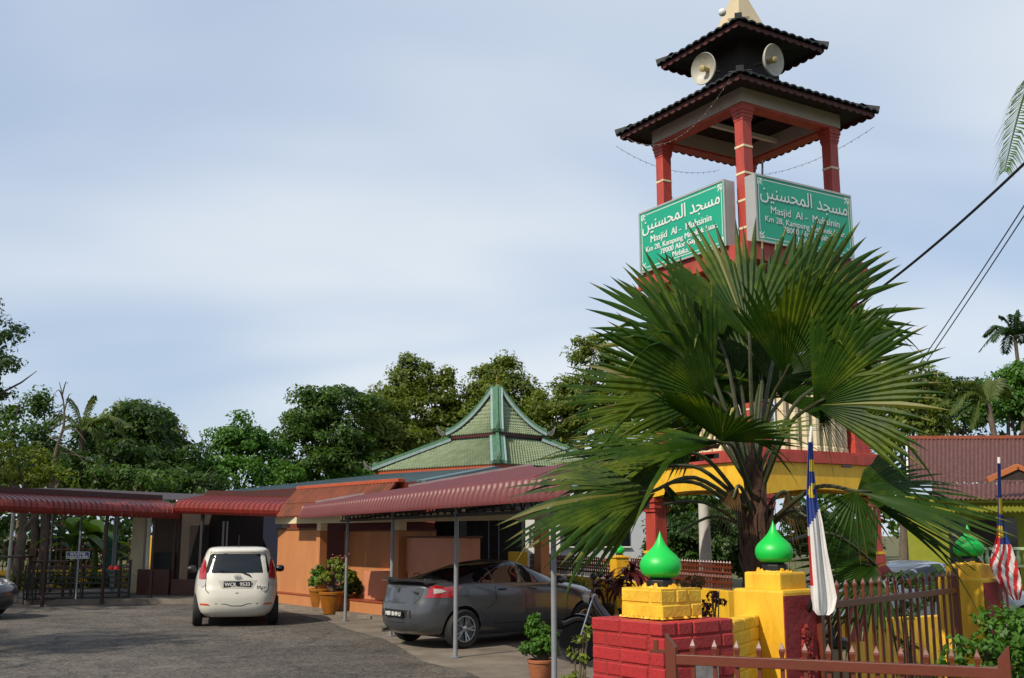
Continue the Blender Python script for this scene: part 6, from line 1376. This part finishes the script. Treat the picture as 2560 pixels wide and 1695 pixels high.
# ------------------------------------------------------------------ the big fan palm
PD = 8.5; pb = at(1893, 1400, PD); pbase = V(pb.x, PD, 0)
fp = thing('fan_palm', 'large fan palm with dark green pleated leaves in front of the tower', 'palm', pbase)
rg = random.Random(12); tp = []
zt = 2.35
for i in range(40):
    z = zt * i / 39; r = .098 + .03 * math.exp(-((z - 1.75) / .3) ** 2) - .075 * max(0, (z - 1.85) / .5); tp.append((r + .008 * math.sin(i * 2.3), z))
MB().lathe(tp, 28, pbase).build('trunk', PALMB, fp, smooth='all')
for i in range(64):                                  # old leaf bases and fibre flaps
    a = i * 2.4; z = 1.25 + 1.0 * (i / 64); r = .1 + .032 * math.exp(-((z - 1.75) / .3) ** 2) - .075 * max(0, (z - 1.85) / .5); mb = MB(); p = pbase + V(r * math.cos(a), r * math.sin(a), z); tn = V(-math.sin(a), math.cos(a), 0); o_ = V(math.cos(a), math.sin(a), 0)
    h = rg.uniform(.14, .3); w = rg.uniform(.03, .055); f_ = rg.uniform(.0, .03)
    mb.add([p - tn * w, p + tn * w, p + tn * w * .7 + V(0, 0, h * .6) + o_ * .02, p - tn * w * .7 + V(0, 0, h * .6) + o_ * .02, p + V(0, 0, h) + o_ * (.02 + f_) + tn * rg.uniform(-.04, .04)], [(0, 1, 2, 3), (3, 2, 4)]); mb.build('leaf_base', PALMB, fp, recalc=False)
LF_TIP = leafmat('palm_leaf_dry_tip', '#74792b', '#5f5a22', .25)
def fan(hub, tip, nrm, spread, seed, droop=.12, seg=None, start=(0, 0, 2.1), cup=.10, jit=.09, pet=True, fuse=.62, fold=.16, m=None):
    seg = seg or int(spread / 4.1); droop += .03
    rg = random.Random(seed); hub = Vector(hub); ax = Vector(tip) - hub; L = ax.length; ax /= L; n = Vector(nrm); n = (n - ax * n.dot(ax)).normalized(); la = n.cross(ax)
    mb = MB(); rs_ = [.0, .12, .26, .40, fuse, .64, .76, .88, 1.0]; S = R(spread); dlt = S / seg
    limp = {k for k in range(seg) if rg.random() < .10}
    for i in range(seg):
        th = -S / 2 + dlt * (i + .5); Ls = L * (1 - .22 * (abs(th) / (S / 2)) ** 2) * rg.uniform(1 - jit, 1 + jit * .5); dr = droop * rg.uniform(.6, 1.5) + (rg.uniform(.25, .6) if i in limp else 0); off = rg.uniform(-.25, .25) * dlt
        rows = []
        for k, r in enumerate(rs_):
            wd = 0
            if r <= fuse: hw = dlt / 2; c_ = th; w = r * L * math.tan(hw)
            else:
                f_ = (r - fuse) / (1 - fuse); c_ = th + off * f_; w = fuse * L * math.tan(dlt / 2) * (1 - f_ ** 1.5) * 1.06
            d_ = ax * math.cos(c_) + la * math.sin(c_); s_ = -ax * math.sin(c_) + la * math.cos(c_)
            q = hub + d_ * (r * Ls) + n * (cup * L * r * (math.sin(c_ * .5) ** 2) * 1.6 - fold * L * r * (1 - abs(math.sin(c_))) * (1 if abs(c_) < 1.57 else 0))
            q.z -= dr * L * max(0, r - .35) ** 2 * 2.0
            ple = .30 * w + .004 * (r > 0)
            rows.append([q - s_ * w, q + n * ple, q + s_ * w])
        dry = rg.random()
        if dry < .012: mb.grid(rows, mi=1)
        elif dry < .33: mb.grid(rows[:8]); mb.grid(rows[7:], mi=1)
        else: mb.grid(rows)
    leaf = mb.build('leaf', [m or LF_PALM, LF_TIP], fp, recalc=False)
    if pet:
        st = pbase + Vector(start); m1 = st.lerp(hub, .55) + V(0, 0, .16 * (hub - st).length); pts = catmull([st, m1, hub, hub + ax * .1], 5); MB().path(pts, [.02 - .01 * i / (len(pts) - 1) for i in range(len(pts))], 7).build('petiole', mat('palm_petiole', '#38451c', .5, col2='#2e2515', scale=6), leaf, smooth=True)
def F(hx, hy, hd, tx, ty, td, nrm, spread, seed, **k):
    td += {2: -.75, 5: -.6, 6: -.5, 7: -.65, 12: -.5, 14: -.3}.get(seed, 0)
    e = 1.10; tx = hx + (tx - hx) * e; ty = hy + (ty - hy) * e - (12 if ty < 750 else 0)
    fan(at(hx, hy, hd), at(tx, ty, td), nrm, spread, seed, **k)
Z = (0, 0, 2.2)
F(1874, 851, 8.5, 1852, 542, 8.7, (0.1, -1, 0.25), 105, 1, droop=.02, start=Z)
F(1961, 938, 8.1, 2088, 682, 8.3, (0.1, -1, 0.15), 115, 2, droop=.04, start=Z)
F(1964, 834, 8.9, 2228, 621, 9.1, (0.1, -1, 0.1), 85, 3, droop=.05, start=Z)
F(1925, 879, 9.1, 2026, 632, 9.3, (0.1, -1, 0.1), 100, 4, droop=.03, start=Z)
F(2034, 1013, 7.9, 2306, 856, 7.9, (0.0, -1, 0.2), 125, 5, droop=.06, start=(.05, -.05, 2.15))
F(2037, 968, 8.7, 2233, 789, 8.9, (0.1, -1, 0.1), 110, 6, droop=.06, start=(.05, .05, 2.15))
F(1782, 999, 8.0, 1554, 794, 8.1, (-0.1, -1, 0.2), 115, 7, droop=.04, start=(-.05, -.05, 2.2))
F(1728, 862, 8.8, 1526, 677, 9.0, (-0.1, -1, 0.1), 90, 8, droop=.05, start=(-.05, .05, 2.25))
F(1801, 856, 9.0, 1684, 677, 9.2, (-0.1, -1, 0.1), 100, 9, droop=.04, start=(-.05, .05, 2.25))
F(1841, 924, 9.1, 1841, 755, 9.2, (0, -1, 0.1), 150, 10, droop=.03, start=(0, .08, 2.25))
F(1684, 1008, 8.6, 1414, 924, 8.6, (-0.2, -0.8, 0.5), 95, 11, droop=.08, start=(-.05, 0, 2.2))
F(1762, 968, 8.8, 1594, 834, 9.0, (-0.1, -1, 0.1), 120, 12, droop=.06, start=(-.05, .05, 2.2))
F(1801, 1106, 7.7, 1465, 1058, 7.4, (-0.1, -0.45, 1), 80, 13, droop=.05, start=(-.05, -.1, 2.1), cup=.2)
F(1804, 1103, 7.65, 1818, 963, 7.2, (0, -0.8, 0.6), 120, 14, droop=.02, start=(-.05, -.1, 2.1), pet=False)
F(1801, 1106, 7.7, 2015, 1027, 7.4, (0.1, -0.5, 1), 60, 15, droop=.04, start=(-.05, -.1, 2.1), pet=False)
F(1630, 1229, 7.8, 1291, 1225, 7.6, (-0.1, -0.7, 0.8), 92, 17, droop=.12, start=(-.1, -.1, 2.0), cup=.15)
F(1639, 1232, 7.9, 1409, 1361, 7.7, (-0.2, -0.9, 0.5), 44, 18, droop=.08, start=(-.1, -.05, 1.95), pet=False)
F(1706, 1128, 8.3, 1341, 1114, 8.3, (-0.1, -0.5, 0.9), 75, 19, droop=.10, start=(-.1, 0, 2.05))
F(1672, 1165, 8.5, 1386, 1182, 8.5, (-0.1, -0.7, 0.7), 100, 20, droop=.12, start=(-.1, 0, 2.05))
F(2141, 1228, 7.75, 2486, 1228, 7.6, (0.1, -0.5, 0.95), 110, 21, droop=.05, start=(.1, -.1, 1.9), cup=.12)
F(2141, 1228, 7.7, 2099, 1384, 7.6, (0.0, -1, 0.4), 110, 22, droop=.03, start=(.1, -.1, 1.9), pet=False, seg=13, fuse=.3)
F(2144, 1224, 7.8, 2290, 1128, 8.0, (0.0, -0.9, 0.4), 60, 23, droop=.02, start=(.1, -.1, 1.95), pet=False)
F(2155, 1243, 8.1, 2440, 1335, 8.0, (0.1, -0.6, 0.9), 55, 24, droop=.06, start=(.1, -.05, 1.9), pet=False)
F(2189, 1412, 9.2, 2009, 1401, 9.0, (-0.1, -1, 0.3), 200, 25, droop=.1, start=(.15, .1, 1.7))
F(1667, 1210, 8.4, 1695, 1316, 8.4, (-0.3, -1, 0.2), 60, 26, droop=.03, start=(-.1, 0, 1.95), seg=11, fuse=.25)
F(2048, 1025, 8.4, 2121, 1103, 8.5, (0.2, -1, 0.2), 100, 27, droop=.08, start=(.1, 0, 2.15), seg=20, fuse=.22, pet=False)
F(1900, 960, 8.9, 1890, 800, 9.1, (0, -1, .1), 170, 51, droop=.03, start=(0, .1, 2.2), fold=.05)
F(1830, 990, 8.9, 1700, 930, 9.0, (0, -1, .1), 190, 52, droop=.1, start=(0, .1, 2.2), fold=.05)
F(1955, 1000, 8.8, 2040, 900, 9.0, (0, -1, .1), 150, 53, droop=.06, start=(0, .1, 2.2), fold=.05)
F(1760, 1060, 9.1, 1600, 1010, 9.2, (0, -1, .1), 170, 54, droop=.1, start=(0, .1, 2.15), fold=.05)
F(1850, 1010, 9.2, 1800, 880, 9.3, (0, -1, .1), 200, 55, droop=.06, start=(0, .1, 2.2), fold=.05)
DEAD = leafmat('dead_palm_leaf', '#7a5c36', '#4a3722', .1)
F(1845, 1215, 8.25, 1800, 1330, 8.2, (-.2, -1, .2), 60, 62, droop=.05, start=(-.05, -.1, 1.95), fuse=.3, m=DEAD)
F(1965, 1230, 8.6, 2010, 1350, 8.6, (.2, -1, .2), 70, 63, droop=.05, start=(.08, .05, 1.95), fuse=.3, m=DEAD)
for i, (tx, ty) in enumerate(((1905, 1010), (1850, 1040), (1950, 1060))):     # young spear leaves and bare stalks
    MB().path([pbase + V(0, 0, 2.2), at(tx, ty, 8.5)], [.02, .006], 6).build('young_spear', MATS['palm_petiole'], fp)
for i, (ex_, ey_) in enumerate(((1660, 1260), (1700, 1330), (2030, 1300))):
    e = at(ex_, ey_, 8.2); st = pbase + V(-.1 if ex_ < 1893 else .1, -.08, 1.85); MB().path(catmull([st, st.lerp(e, .5) + V(0, 0, .1), e], 5), .012, 6).build('old_stalk', MATS['palm_petiole'], fp)
